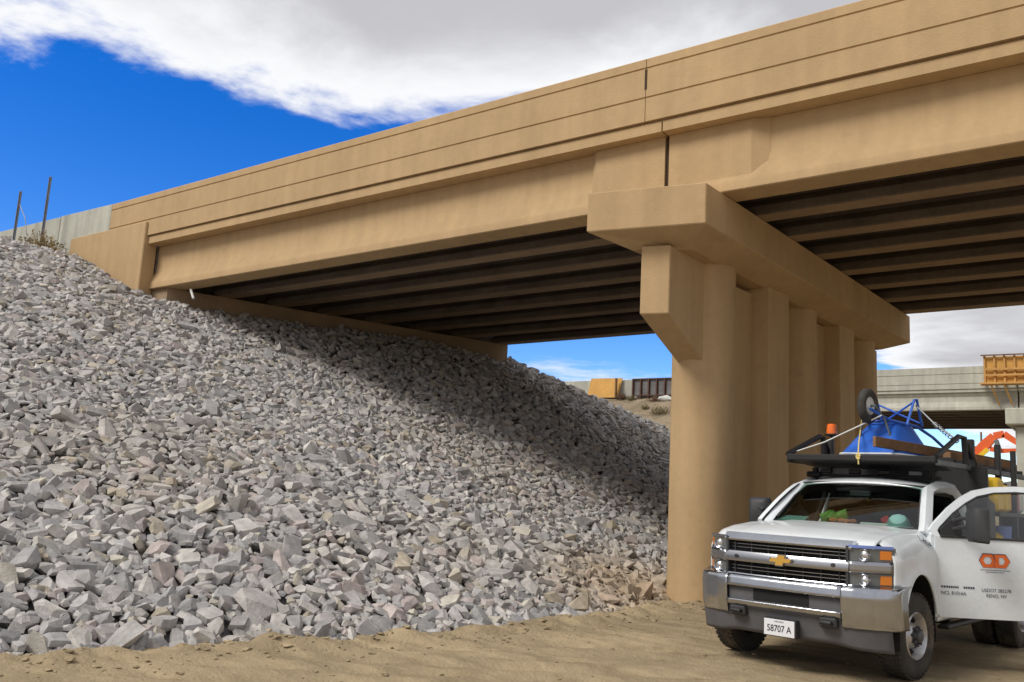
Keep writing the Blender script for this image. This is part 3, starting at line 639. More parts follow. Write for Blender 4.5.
# cab
def pillar(path, w, d, m, name, parent=tk):
    b = MB(); v = []
    for p, nrm in path:
        p = Vector(p); nrm = Vector(nrm).normalized(); v.append((p, nrm))
    for i, (p, nrm) in enumerate(v):
        t = ((v[i+1][0] if i+1 < len(v) else p) - (v[i-1][0] if i else p)).normalized(); s1 = t.cross(nrm).normalized()
        for a, c_ in ((-w/2, 0), (-w/2*0.7, d/2), (w/2*0.7, d/2), (w/2, 0), (w/2, -d/2), (-w/2, -d/2)): b.v.append(tuple(p + s1*a + nrm*c_))
    for i in range(len(v)-1):
        for j in range(6): b.f.append((i*6+j, i*6+(j+1) % 6, (i+1)*6+(j+1) % 6, (i+1)*6+j))
    b.f += [tuple(range(6)), tuple((len(v)-1)*6+j for j in range(5, -1, -1))]
    return b.build(name, m, parent, smooth=40)
for s_ in (1, -1):
    n_ = (s_*0.75, -0.6, 0.3)
    pillar([((s_*(x-0.045), y+0.03, z-0.01), (s_*0.9, 0, 0.3)) for x, y, z in ((0.862, 1.60, 1.43), (0.79, 1.90, 1.68), (0.735, 2.10, 1.80), (0.735, 2.35, 1.85), (0.745, 2.95, 1.84), (0.775, 3.04, 1.78), (0.86, 3.07, 1.45), (0.93, 3.07, 1.25), (0.93, 3.07, 0.62))], 0.11, 0.05, SEAT, 'inner_trim')
    pillar([((s_*0.885, 1.50, 1.36), n_), ((s_*0.862, 1.62, 1.46), n_), ((s_*0.79, 1.90, 1.68), n_), ((s_*0.735, 2.10, 1.815), (s_*0.7, -0.3, 0.6)), ((s_*0.735, 2.35, 1.875), (s_*0.8, 0, 0.6)), ((s_*0.74, 2.7, 1.885), (s_*0.8, 0, 0.6)),
            ((s_*0.745, 2.98, 1.865), (s_*0.8, 0.2, 0.5)), ((s_*0.775, 3.08, 1.78), (s_*0.9, 0.2, 0.2)), ((s_*0.86, 3.13, 1.45), (s_*0.98, 0.1, 0.1)), ((s_*0.955, 3.13, 1.30), (1*s_, 0, 0)), ((s_*0.97, 3.13, 0.60), (1*s_, 0, 0))], 0.12, 0.08, WHITE, 'door_frame')
    MB().cbox(s_*0.955-0.05, s_*0.955+0.05, 1.5, 3.15, 0.50, 0.60, 0.02).build('door_sill', WHITE, tk)
    MB().cbox(s_*0.93-0.03, s_*0.93+0.03, 1.49, 1.58, 0.55, 1.38, 0.015).build('hinge_pillar', WHITE, tk)
def roof(u, v):
    lx = lerp(-0.735, 0.735, u); a = abs(lx)/0.735; y = lerp(2.10-0.03*(1-a*a), 3.10, v); z = 1.868 + 0.055*(1-a**2.6) + 0.035*math.sin(math.pi*min(1, v*1.15+0.08))*(1-0.5*a) - 0.04*(1-sstep(0, 0.16, v)) - 0.03*sstep(0.85, 1, v)
    return (lx, y, z)
MB().grid(roof, 24, 20).build('roof', WHITE, tk, smooth=50, solid=0.02)
def wsf(u, v):
    a = 2*u-1; xh = lerp(0.86, 0.70, v); y = lerp(1.44+0.10*a*a, 2.09+0.02*a*a, v); z = lerp(1.385, 1.862+0.02*(1-a*a), v) + 0.012*math.sin(math.pi*v); return (xh*a, y, z)
ws = MB().grid(wsf, 16, 10).build('windshield', GLASS, tk, smooth=True)
edge = [wsf(0, t) for t in np.linspace(0, 1, 8)] + [wsf(t, 1) for t in np.linspace(0.05, 0.95, 12)] + [wsf(1, t) for t in np.linspace(1, 0, 8)] + [wsf(t, 0) for t in np.linspace(0.95, 0.05, 12)]
MB().tube([(x, y+0.006, z) for x, y, z in edge], 0.013, 6, closed=True).build('windshield_gasket', BLACKP, ws)
for s_, px0 in ((1, -0.45), (1, 0.25)):
    MB().tube([(px0, 1.43, 1.385), (px0+0.1, 1.45, 1.40), (px0+0.52, 1.50, 1.415)], 0.009, 5).build('wiper', BLACKP, tk)
MB().box(-0.9, 0.9, 3.09, 3.12, 0.5, 1.36).build('cab_back', WHITE, tk)
rw = MB().box(-0.72, 0.72, 3.085, 3.10, 1.36, 1.80).build('rear_window', TINT, tk)
MB().grid(lambda u, v: (lerp(-0.71, 0.71, u), lerp(2.14, 3.06, v), 1.862+0.03*(1-(2*u-1)**2)), 8, 4).build('headliner', SEAT, tk)
b = MB()
for i in range(-14, 15):
    for sg in (-1, 1):
        x = i*0.075; b.tube([(max(-0.62, min(0.62, x-sg*0.2)), 3.14, 1.40), (max(-0.62, min(0.62, x+sg*0.2)), 3.14, 1.80)], 0.007, 4)
b.build('window_guard', GALV, tk)
MB().box(-0.92, 0.92, 1.52, 3.1, 0.50, 0.56).build('cab_floor', VOID, tk)
MB().cbox(-0.86, 0.86, 1.53, 1.95, 0.95, 1.41, 0.05).build('dashboard', BLACKP, tk)
MB().box(-0.88, 0.88, 1.50, 1.53, 0.55, 1.37).build('firewall', VOID, tk)
MB().tube([(0.40+0.19*math.cos(a), 2.07+0.09*math.sin(a), 1.25+0.165*math.sin(a)) for a in np.linspace(0, 2*math.pi, 24, endpoint=False)], 0.016, 6, closed=True).build('steering_wheel', BLACKP, tk)
for cx in (-0.40, 0.40):
    st = MB().cbox(cx-0.27, cx+0.27, 2.30, 2.85, 0.75, 0.98, 0.07).build('seat', SEAT, tk, smooth=40)
    MB().cbox(cx-0.26, cx+0.26, 2.78, 2.97, 0.95, 1.50, 0.07).build('seat_back', SEAT, st, smooth=40); MB().cbox(cx-0.14, cx+0.14, 2.82, 2.94, 1.53, 1.70, 0.05).build('headrest', SEAT, st, smooth=40)
MB().cbox(-0.12, 0.12, 2.05, 2.08, 1.72, 1.79, 0.015).build('rear_view_mirror', BLACKP, tk)
# doors: panel with window opening; d = distance back from hinge
def make_door(side, ang, name, label=None):
    hx, hy_ = 1.0, 1.5
    a = math.radians(ang); dx, dy = math.sin(a), math.cos(a); nxx, nyy = math.cos(a), -math.sin(a)
    def P(d, z, o=0.0): return (side*(hx + dx*d + nxx*o), hy_ + dy*d + nyy*o, z)
    LEN = 1.52
    def bul(z): return -0.018*((z-0.98)/0.4)**2
    dr = MB().grid(lambda u, v: P(lerp(-0.02, LEN, u), lerp(0.548, 1.352, v), bul(lerp(0.548, 1.352, v))), 10, 16)
    dr.grid(lambda u, v: P(lerp(-0.02, LEN, u), lerp(0.548, 1.352, v), -0.13), 10, 4)
    for dd in (-0.02, LEN):
        dr.grid(lambda u, v: P(dd, lerp(0.548, 1.352, v), lerp(bul(lerp(0.548, 1.352, v)), -0.13, u)), 1, 16)
    for z in (0.548, 1.352): dr.grid(lambda u, v: P(lerp(-0.02, LEN, u), z, lerp(bul(z), -0.13, v)), 10, 1)
    dr = dr.build(name, WHITE, tk, label=label, smooth=40)
    MB().grid(lambda u, v: P(lerp(0.02, LEN-0.04, u), lerp(0.58, 1.34, v), -0.136), 2, 2).build('inner_panel', SEAT, dr)
    outer = [(-0.02, 1.352), (-0.06, 1.41), (0.0, 1.475), (0.193, 1.646), (0.36, 1.765), (0.50, 1.838), (0.70, 1.885), (0.95, 1.905), (1.25, 1.90), (1.44, 1.86), (1.50, 1.76), (LEN, 1.352)]
    inner = [(0.045, 1.352), (0.03, 1.40), (0.055, 1.435), (0.23, 1.59), (0.39, 1.70), (0.53, 1.775), (0.72, 1.822), (0.95, 1.84), (1.22, 1.835), (1.38, 1.80), (1.42, 1.74), (1.44, 1.352)]
    b = MB(); n = len(outer); off = lambda z: -0.018 - 0.21*max(0, (z-1.352)/0.5)
    for o_ in (0, -0.05):
        b.v += [P(d, z, off(z)+o_) for d, z in outer] + [P(d, z, off(z)+o_-0.006*(o_ == 0)) for d, z in inner]
    for i in range(n-1):
        b.f += [(i, i+1, n+i+1, n+i), (2*n+i, 2*n+n+i, 2*n+n+i+1, 2*n+i+1), (i, 2*n+i, 2*n+i+1, i+1), (n+i, n+i+1, 3*n+i+1, 3*n+i)]
    b.build('window_frame', WHITE, dr, smooth=40)
    b = MB(); b.v = [P(d, z, off(z)-0.054) for d, z in outer] + [P(d, z, off(z)-0.054) for d, z in inner]; b.f = [(i, i+1, n+i+1, n+i) for i in range(n-1)]; b.build('inner_frame_trim', SEAT, dr)
    b = MB(); b.v = [P(d, z, off(z)-0.03) for d, z in inner]; b.f = [tuple(range(n))]
    b.build('window_glass', WGLASS if side == 1 else TINT, dr)
    sl_ = MB(); sl_.tube([P(0.04, 1.352, -0.012), P(1.45, 1.352, -0.012)], 0.013, 6); sl_.build('window_seal', BLACKP, dr)
    MB().tube([P(d, z, off(z)-0.012) for d, z in inner[1:]], 0.011, 6).build('frame_seal', BLACKP, dr)
    b = MB(); b.add([P(0.05, 1.352, -0.02), P(0.05, 1.43, -0.02), P(0.26, 1.60, -0.03), P(0.275, 1.352, -0.02)], [(0, 1, 2, 3)]); b.build('sail_panel', BLACKP, dr, solid=0.01)
    # mirror on two arms
    def tm(fn): return [P(*fn(t)) for t in np.linspace(0, 1, 3)]
    for z in (1.46, 1.545):
        MB().tube([P(0.17, z-0.03, 0.0), P(0.21, z, 0.10), P(0.255, z, 0.22)], 0.02, 6).build('mirror_arm', BLACKP, dr)
    oo = 0.30 if side == 1 else 0.10; b = MB(); pts = []
    for d_, o_, in ((0, 0),): pass
    ex = Vector(P(1, 0, 0)) - Vector(P(0, 0, 0)); en = Vector(P(0, 0, 1)) - Vector(P(0, 0, 0)); ez_ = Vector((0, 0, 1))
    Mm = Matrix((ex, en, ez_)).transposed().to_4x4(); Mm.translation = Vector(P(0.26, 1.485, oo))
    # housing is wider across the airflow
    for d0, hw, z0, z1 in ((-0.075, 0.075, -0.12, 0.12), (-0.04, 0.115, -0.165, 0.165), (0.06, 0.125, -0.175, 0.175)):
        for sz in (z0, z1):
            for sw in (-hw, hw):
                pts.append(Mm @ Vector((d0, sw, sz*0.9))); pts.append(Mm @ Vector((d0, sw*0.82, sz)))
    mr = b.hull(pts).build('mirror', BLACKP, dr, smooth=50)
    b = MB(); b.add([Mm @ Vector((0.062, w_, z_)) for w_, z_ in ((-0.105, -0.15), (0.105, -0.15), (0.105, 0.15), (-0.105, 0.15))], [(0, 1, 2, 3)]); b.build('mirror_glass', CHROME, mr)
    hd = MB().tube([P(1.27, 1.19, 0.0), P(1.28, 1.19, 0.035), P(1.46, 1.19, 0.035), P(1.47, 1.19, 0.0)], 0.016, 6).build('door_handle', WHITE, dr)
    return dr, P, Vector((side*nxx, nyy, 0)), Vector((side*dx, dy, 0))
dd_, P, nrm_, dirv = make_door(1, 48, 'driver_door', 'open driver door with orange hexagon logo')
def dtext(name, s, d, z, size, m, sx_=1.0, bold=0.0):
    return text(name, s, size, m, dd_, frame(P(d, z, 0.004 - 0.018*((z-0.98)/0.4)**2 + 0.002), dirv, (0, 0, 1)), sx_, bold)
# orange logo of two joined hexagons read as Q and D
def hexa(cx, r, flat=False):
    return [(cx-r, 0), (cx-r*0.55, r*0.78), (cx+r*0.55, r*0.78), (cx+r, 0), (cx+r*0.55, -r*0.78), (cx-r*0.55, -r*0.78)]
def decal(name, poly, hole, m, off, par=None, z0=1.133, d0=0.585):
    b = MB(); n = len(poly); q = lambda d, z: P(d0+d, z0+z, off - 0.018*((z0+z-0.98)/0.4)**2)
    b.v = [q(*p) for p in poly] + [q(*p) for p in hole]; b.f = [(i, (i+1) % n, n+(i+1) % n, n+i) for i in range(n)]
    return b.build(name, m, dd_, solid=0.0)
r_ = 0.088
qh = hexa(-0.072, r_); qd = [(-0.008, 0.068), (0.05, 0.068), (0.11, 0.068), (0.155, 0), (0.11, -0.068), (-0.008, -0.068)]
decal('logo_q', [(a, z) for a, z in qh], [(-0.118, 0), (-0.095, 0.036), (-0.05, 0.036), (-0.028, 0), (-0.05, -0.036), (-0.095, -0.036)], ORANGE, 0.004)
decal('logo_d', qd, [(0.042, 0.036), (0.06, 0.036), (0.085, 0.036), (0.105, 0), (0.085, -0.036), (0.042, -0.036)], ORANGE, 0.0055)
b = MB(); b.v = [P(0.585+d, 1.133+z, 0.005-0.003) for d, z in ((-0.045, -0.02), (-0.025, -0.02), (0.0, -0.068), (-0.03, -0.068))]; b.f = [(0, 1, 2, 3)]; b.build('logo_q_tail', ORANGE, dd_)
for pts_ in (qh, qd):
    MB().tube([P(0.585+d, 1.133+z, 0.0) for d, z in pts_], 0.004, 4, closed=True).build('logo_outline', INK, dd_)
for z, w in ((1.038, 0.30), (1.018, 0.19)):                              # fine lettering, too small to read
    b = MB(); d_ = 0.585-w/2
    while d_ < 0.585+w/2:
        l_ = random.uniform(0.006, 0.012); b.v += [P(d_, z-0.004, 0.002), P(d_+l_, z-0.004, 0.002), P(d_+l_, z+0.004, 0.002), P(d_, z+0.004, 0.002)]; k = len(b.v)-4; b.f.append((k, k+1, k+2, k+3)); d_ += l_+0.006
    b.build('small_print', INK, dd_)
dtext('door_lettering', 'USDOT 285278', 0.59, 0.835, 0.048, INK, 0.95); dtext('door_lettering', 'RENO, NV', 0.59, 0.782, 0.048, INK, 0.95)
dtext('door_lettering', 'NCL 81016A', 0.155, 0.79, 0.05, INK, 0.95)
b = MB(); d_ = 0.03
while d_ < 0.375:
    l_ = random.uniform(0.012, 0.02); q = 0.0 if not (0.21 < d_ < 0.235) else None
    if q is not None:
        k = len(b.v); b.v += [P(d_, 0.842, 0.002), P(d_+l_, 0.842, 0.002), P(d_+l_, 0.862, 0.002), P(d_, 0.862, 0.002)]; b.f.append((k, k+1, k+2, k+3))
    d_ += l_+0.007
b.build('small_print', INK, dd_)
make_door(-1, 0, 'passenger_door')
f0_, fu_, fv_ = [Vector(fend(*a)) for a in ((0.80, 0.83), (0.82, 0.83), (0.80, 0.85))]
fx_ = (fu_-f0_).normalized(); fy_ = fv_-f0_; fy_ = (fy_ - fx_*fy_.dot(fx_)).normalized(); fn_ = fx_.cross(fy_)
text('fender_number', '1-40A', 0.105, INK, tk, frame(f0_ + fn_*(0.012 if fn_.x > 0 else -0.012), fx_ - fy_*0.12, fy_ + fx_*0.12), 1.0, 0.002)
# wheels
def wheel(cx, cy, steer, lab, dual=False, side=1):
    M = Matrix.Translation((cx, cy, WZ)) @ Matrix.Rotation(steer, 4, 'Z') @ (Matrix.Identity(4) if side == 1 else Matrix.Rotation(math.pi, 4, 'Z'))
    hw = 0.115; R = WR; ri = 0.222
    prof = [(-hw+0.012, ri), (-hw, ri+0.03), (-hw-0.008, ri+0.10), (-hw+0.005, R-0.025), (-hw+0.035, R-0.004), (0, R), (hw-0.035, R-0.004), (hw-0.005, R-0.025), (hw+0.008, ri+0.10), (hw, ri+0.03), (hw-0.012, ri)]
    ty = MB().lathe(prof, 48, M, closed=True).build('wheel_tyre', RUB, tk, label=lab, smooth=45)
    tr = MB()
    for k in range(44):
        a = 2*math.pi*k/44
        for xo in (-0.082, -0.03, 0.03, 0.082):
            Mk = M @ Matrix.Rotation(a + (0.03 if abs(xo) < 0.05 else 0), 4, 'X'); tr.box(xo-0.022, xo+0.022, -0.018, 0.018, R-0.012, R+0.004, Mk)
    tr.build('tread', RUB, ty)
    rim = MB().lathe([(hw-0.008, ri+0.004), (hw+0.004, ri-0.006), (hw-0.02, ri-0.03), (0.02, ri-0.045), (0.0, 0.165), (0.03, 0.13), (0.085, 0.105), (0.10, 0.09), (0.10, 0.001)], 40, M).build('rim', RIMM, ty, smooth=40)
    for k in range(8):
        a = 2*math.pi*k/8 + 0.2
        Mk = M @ Matrix.Rotation(a, 4, 'X')
        MB().lathe([(0.052, 0.001), (0.052, 0.034), (0.0, 0.034)], 12, Mk @ Matrix.Translation((0, 0.147, 0)) @ Matrix.Rotation(0.75, 4, 'Z')).build('hand_hole', VOID, rim)
        MB().lathe([(0.09, 0.016), (0.135, 0.015), (0.14, 0.001)], 6, Mk @ Matrix.Rotation(0.4, 4, 'X') @ Matrix.Translation((0, 0.083, 0))).build('lug_nut', NUT, rim)
    MB().lathe([(0.10, 0.062), (0.15, 0.056), (0.16, 0.04), (0.16, 0.001)], 20, M).build('hub_cap', NUT, rim, smooth=40)
for s_ in (1, -1):
    wheel(s_*0.865, WY, -math.radians(6), None, side=s_)
    wheel(s_*0.98, WY+3.5, 0, None, side=s_); wheel(s_*0.71, WY+3.5, 0, None, side=s_)
MB().tube([(-0.8, WY+0.03, 0.40), (0.8, WY+0.03, 0.40)], 0.06, 8).build('front_axle', BLKST, tk); MB().tube([(-0.7, WY+3.5, 0.40), (0.7, WY+3.5, 0.40)], 0.07, 8).build('rear_axle', BLKST, tk)
for s_ in (1, -1): MB().cbox(s_*0.42-0.05, s_*0.42+0.05, 0.25, 6.0, 0.50, 0.68, 0.01).build('frame_rail', BLKST, tk)
MB().cbox(-0.5, 0.5, 1.2, 2.6, 0.36, 0.55, 0.06).build('gearbox', BLKST, tk)
for s_ in (1, -1):
    rl = MB().cbox(s_*1.0-0.06, s_*1.0+0.06, 1.62, 3.0, 0.42, 0.46, 0.015).build('running_board', BLKST, tk)
    MB().box(s_*0.75-0.2, s_*0.75+0.2, 2.0, 2.06, 0.43, 0.56).build('board_bracket', BLKST, rl)
# flat service bed with shelves behind the cab
bed = MB().cbox(-1.05, 1.05, 3.22, 6.0, 0.86, 0.98, 0.02).build('bed', BLKST, tk)
MB().cbox(-1.05, 1.05, 3.22, 3.30, 0.98, 2.158, 0.015).build('headboard', BLKST, bed)
for s_ in (1, -1):
    MB().cbox(s_*0.98-0.06, s_*0.98+0.06, 3.30, 3.62, 0.98, 1.78, 0.08).build('bed_upright', BLKST, bed)
    MB().cbox(s_*0.80-0.28, s_*0.80+0.28, 3.62, 5.9, 1.58, 1.63, 0.01).build('bed_shelf', BLKST, bed)
    MB().cbox(s_*0.80-0.28, s_*0.80+0.28, 3.62, 5.9, 0.98, 1.22, 0.02).build('tool_box', BLKST, bed)
    for yy in (4.5, 5.85): MB().cbox(s_*1.04-0.03, s_*1.04+0.03, yy-0.03, yy+0.03, 1.2, 2.42, 0.008).build('bed_post', BLKST, bed)
    MB().cbox(s_*0.80-0.28, s_*0.80+0.28, 5.84, 5.9, 0.98, 1.60, 0.01).build('bed_end', BLKST, bed)
MB().cbox(-0.72, 0.72, 3.34, 4.1, 0.985, 2.05, 0.04).build('equipment_case', BLKST, bed)
for zz_ in (1.72, 1.84, 1.96):
    for xx in (0.945, 1.0): MB().lathe([(0, 0.012), (0.006, 0.001)], 10, Matrix.Translation((xx, 3.298, zz_)) @ Matrix.Rotation(-math.pi/2, 4, 'Z')).build('bolt_head', RIMM, bed)
# overhead rack
rk = MB().cbox(-0.86, 0.86, 1.98, 2.03, 2.125, 2.20, 0.012).build('rack', BLKST, tk)
MB().add([(-0.86, 2.0, 2.128), (0.86, 2.0, 2.128), (0.80, 2.75, 2.07), (-0.80, 2.75, 2.07), (-0.86, 2.0, 2.135), (0.86, 2.0, 2.135), (0.80, 2.75, 2.077), (-0.80, 2.75, 2.077)], [(0, 1, 2, 3), (7, 6, 5, 4), (0, 4, 5, 1), (1, 5, 6, 2), (2, 6, 7, 3), (3, 7, 4, 0)]).build('deflector_plate', BLKST, rk)
for s_ in (1, -1):
    MB().cbox(s_*0.86-0.025, s_*0.86+0.025, 2.032, 6.0, 2.10, 2.165, 0.008).build('side_rail', WORN if s_ == 1 else BLKST, rk)
    MB().tube([(s_*0.86, 2.02, 2.20), (s_*0.84, 2.90, 2.48), (s_*0.86, 3.05, 2.48), (s_*0.86, 3.10, 2.15)], 0.034, 6).build('hoop', BLKST, rk)
    MB().cbox(s_*0.86-0.035, s_*0.86+0.035, 3.28, 3.36, 1.9, 2.48, 0.01).build('rack_post', BLKST, rk)
    MB().tube([(s_*0.86, 3.12, 2.42), (s_*0.9, 3.65, 1.95)], 0.035, 6).build('rack_brace', BLKST, rk)
    MB().cbox(s_*0.86-0.035, s_*0.86+0.035, 4.47, 4.54, 2.0, 2.50, 0.01).build('rack_post', BLKST, rk)
    MB().cbox(s_*0.70-0.03, s_*0.70+0.03, 2.42, 2.50, 1.90, 2.06, 0.01).build('rack_foot', BLKST, rk)
for yy in (2.7, 3.32, 3.9, 4.5, 5.2, 5.9): MB().cbox(-0.83, 0.83, yy-0.025, yy+0.025, 2.168, 2.225, 0.006).build('crossbar', BLKST, rk)
MB().cbox(-0.74, 0.78, 2.42, 2.47, 1.955, 1.985, 0.01).build('light_bar', BLKST, rk)
for xx in (-0.55, -0.2, 0.15, 0.5): MB().cbox(xx-0.07, xx+0.07, 2.40, 2.46, 1.99, 2.05, 0.012).build('light_pod', WORN if xx > 0.4 else BLKST, rk); MB().cbox(-0.78, -0.60, 2.36, 2.42, 1.94, 2.01, 0.015).build('work_lamp', BLACKP, rk)
MB().cbox(-0.30, 0.18, 2.3, 2.4, 1.945, 1.965, 0.008).build('roof_lamp_strip', BLACKP, tk)
MB().lathe([(0, 0.05), (0.02, 0.045), (0.028, 0.001)], 16, Matrix.Translation((0.46, 2.32, 1.915)) @ Matrix.Rotation(-math.pi/2, 4, 'Y')).build('antenna_puck', BLACKP, tk)
bcn = MB().lathe([(0, 0.062), (0.02, 0.064), (0.11, 0.056), (0.125, 0.04), (0.125, 0.001)], 20, Matrix.Translation((-0.56, 2.62, 2.49)) @ Matrix.Rotation(-math.pi/2, 4, 'Y')).build('beacon', BEACON, tk, smooth=40)
MB().tube([(-0.56, 2.62, 2.06), (-0.56, 2.62, 2.49)], 0.02, 6).build('beacon_stalk', BLKST, bcn)
MB().cbox(-0.63, -0.49, 2.55, 2.69, 2.47, 2.492, 0.01).build('beacon_base', BLKST, bcn)

# ------------------------------------------------------------------ loads on the truck (things of their own)
TKM = Matrix.Translation((-2.98, 8.829, 0)) @ Matrix.Rotation(-TH, 4, 'Z')
def tw(p): return TKM @ Vector(p)
class MT(MB):
    def __init__(s, M=Matrix.Identity(4)): super().__init__(lambda x, y, z: tuple(TKM @ (M @ Vector((x, y, z)))))
def plank(name, a, b_, w, h, m, lab, cat):
    a, b_ = Vector(a), Vector(b_); t = (b_-a); L_ = t.length; t.normalize(); sd = Vector((0, 0, 1)).cross(t).normalized(); nn = t.cross(sd)
    M = Matrix((t, sd, nn)).transposed().to_4x4(); M.translation = a
    q = MT(M); q.cbox(0, L_, -w/2, w/2, 0, h, 0.004); return q.build(name, m, label=lab, cat=cat, at=tuple(tw((a+b_)/2)))
plank('timber_plank', (0.17, 2.06, 2.30), (0.80, 5.6, 2.228), 0.04, 0.12, WOODD, 'weathered brown plank on edge along the truck rack beside the blue wheelbarrow', 'plank')
plank('timber_plank', (0.62, 3.2, 2.228), (0.70, 6.0, 2.228), 0.09, 0.09, WOODD, 'thick brown timber lying behind the hoop of the truck rack', 'plank')
plank('timber_plank', (-0.52, 3.2, 2.228), (-0.50, 6.0, 2.228), 0.18, 0.04, WOODY, 'pale flat board lying on the far side of the truck rack', 'plank')
# wheelbarrow upside down; local +x = towards its wheel
wa = math.radians(-97)
WM = Matrix.Translation((-0.02, 3.05, 2.155)) @ Matrix.Rotation(wa, 4, 'Z') @ Matrix.Diagonal((1.08, 1.08, 1.12, 1))
wbt = thing('wheelbarrow', tuple(tw((-0.02, 3.05, 2.165))), 'blue wheelbarrow lashed upside down on the truck rack', 'wheelbarrow')
def rr(L0, L1, W_, z, n=28):                                              # rounded outline, front L1, back L0
    out = []
    for k in range(n):
        a = 2*math.pi*k/n; c_, s_ = math.cos(a), math.sin(a); e = 0.28
        x = (L1 if c_ > 0 else -L0)*abs(c_)**e; y = W_*math.copysign(abs(s_)**e, s_); out.append((x, y, z))
    return out
b = MT(WM); n = 28
rings = [rr(0.50, 0.54, 0.36, 0.075), rr(0.49, 0.52, 0.345, 0.09), rr(0.30, 0.16, 0.17, 0.43), rr(0.28, 0.13, 0.15, 0.445)]
b.v = [p for r in rings for p in r] + [(-0.05, 0, 0.45)]
for i in range(len(rings)-1):
    for k in range(n): b.f.append((i*n+k, i*n+(k+1) % n, (i+1)*n+(k+1) % n, (i+1)*n+k))
b.f += [((len(rings)-1)*n+k, (len(rings)-1)*n+(k+1) % n, len(rings)*n) for k in range(n)]
b.build('tray', BLUE, wbt, smooth=24)
MT(WM).tube(rr(0.505, 0.525, 0.365, 0.078), 0.014, 6, closed=True).build('tray_rim', PAPER, wbt)
for s_ in (1, -1):
    MT(WM).tube([(0.52, s_*0.06, 0.56), (0.25, s_*0.14, 0.46), (-0.25, s_*0.22, 0.43), (-0.55, s_*0.27, 0.33), (-0.95, s_*0.30, 0.17)], 0.017, 8).build('frame_tube', BLUE, wbt, smooth=True)
    MT(WM).tube([(-0.05, s_*0.20, 0.43), (-0.16, s_*0.24, 0.72), (-0.22, s_*0.24, 0.73), (-0.36, s_*0.235, 0.44)], 0.015, 8).build('leg', BLUE, wbt, smooth=True)
    MT(WM).tube([(-0.9, s_*0.298, 0.19), (-1.05, s_*0.305, 0.13)], 0.022, 8).build('grip', BLACKP, wbt)
    MT(WM).tube([(0.34, s_*0.12, 0.50), (0.30, s_*0.19, 0.24)], 0.012, 6).build('brace', WORN, wbt)
MT(WM).tube([(-0.16, -0.24, 0.70), (-0.30, 0.235, 0.47)], 0.012, 6).build('leg_brace', BLUE, wbt); MT(WM).tube([(-0.16, 0.24, 0.70), (-0.30, -0.235, 0.47)], 0.012, 6).build('leg_brace', BLUE, wbt)
MT(WM).tube([(0.20, -0.15, 0.46), (0.20, 0.15, 0.46)], 0.014, 6).build('front_brace', BLUE, wbt)
AX = Matrix.Translation((0.46, 0, 0.60)) @ Matrix.Rotation(math.pi/2, 4, 'Z')
wt = MT(WM).lathe([(-0.03, 0.10), (-0.048, 0.13), (-0.045, 0.165), (-0.025, 0.19), (0, 0.196), (0.025, 0.19), (0.045, 0.165), (0.048, 0.13), (0.03, 0.10)], 32, AX, closed=True).build('wheel', RUB, wbt, smooth=40)
MT(WM).lathe([(-0.035, 0.001), (-0.035, 0.03), (-0.012, 0.05), (-0.012, 0.085), (-0.03, 0.105), (0.03, 0.105), (0.012, 0.085), (0.012, 0.05), (0.035, 0.03), (0.035, 0.001)], 24, AX).build('wheel_rim', PAPER, wt, smooth=40)
MT(WM).tube([(0.46, -0.09, 0.60), (0.46, 0.09, 0.60)], 0.012, 8).build('axle', WORN, wt)
for s_ in (1, -1): MT(WM).tube([(0.46, s_*0.085, 0.60), (0.36, s_*0.115, 0.495)], 0.014, 6).build('axle_bracket', WORN, wbt)
p0, p1, p2 = Vector((0.02, 1.975, 2.15)), WM @ Vector((0.30, -0.17, 0.34)), WM @ Vector((0.36, -0.12, 0.52))
rope = MT().tube([p0 + Vector((0, 0, -0.06)), p0 + Vector((0.0, -0.01, 0.05)), p1.lerp(p0, 0.5) + Vector((0, -0.03, 0.02)), p1 + Vector((0, -0.02, 0.01)), p2], 0.009, 5)
rope.tube([p0 + Vector((0.02*math.cos(a), -0.01, 0.03+0.03*math.sin(a))) for a in np.linspace(0, 6, 9)], 0.011, 5)
rope.build('rope', ROPE, label='pale yellow rope tying the wheelbarrow to the front bar of the rack', cat='rope')
st = MT().tube([(-0.84, 2.2, 2.24), (-0.5, 2.25, 2.36), WM @ Vector((0.40, 0.13, 0.50))], 0.009, 5); st.build('lashing_strap', PAPER, label='white lashing strap running from the rack corner up to the wheelbarrow', cat='strap')
q = WM @ Vector((-0.2, 0.24, 0.66)); ch = MT().tube([q, q.lerp(Vector((0.80, 3.06, 2.44)), 0.5) + Vector((0, 0, -0.04)), Vector((0.80, 3.06, 2.44))], 0.011, 5)
for i in range(9):
    c_ = q.lerp(Vector((0.80, 3.06, 2.44)), 0.45+i*0.06) + Vector((0, 0, -0.035)); ch.tube([c_ + Vector((0.028*math.cos(a), 0.028*math.sin(a)*(i % 2), 0.018*math.sin(a))) for a in np.linspace(0, 6.28, 8, endpoint=False)], 0.006, 4, closed=True)
ch.build('chain_binder', GALV, label='steel chain binder from the wheelbarrow leg to the rack hoop', cat='chain')
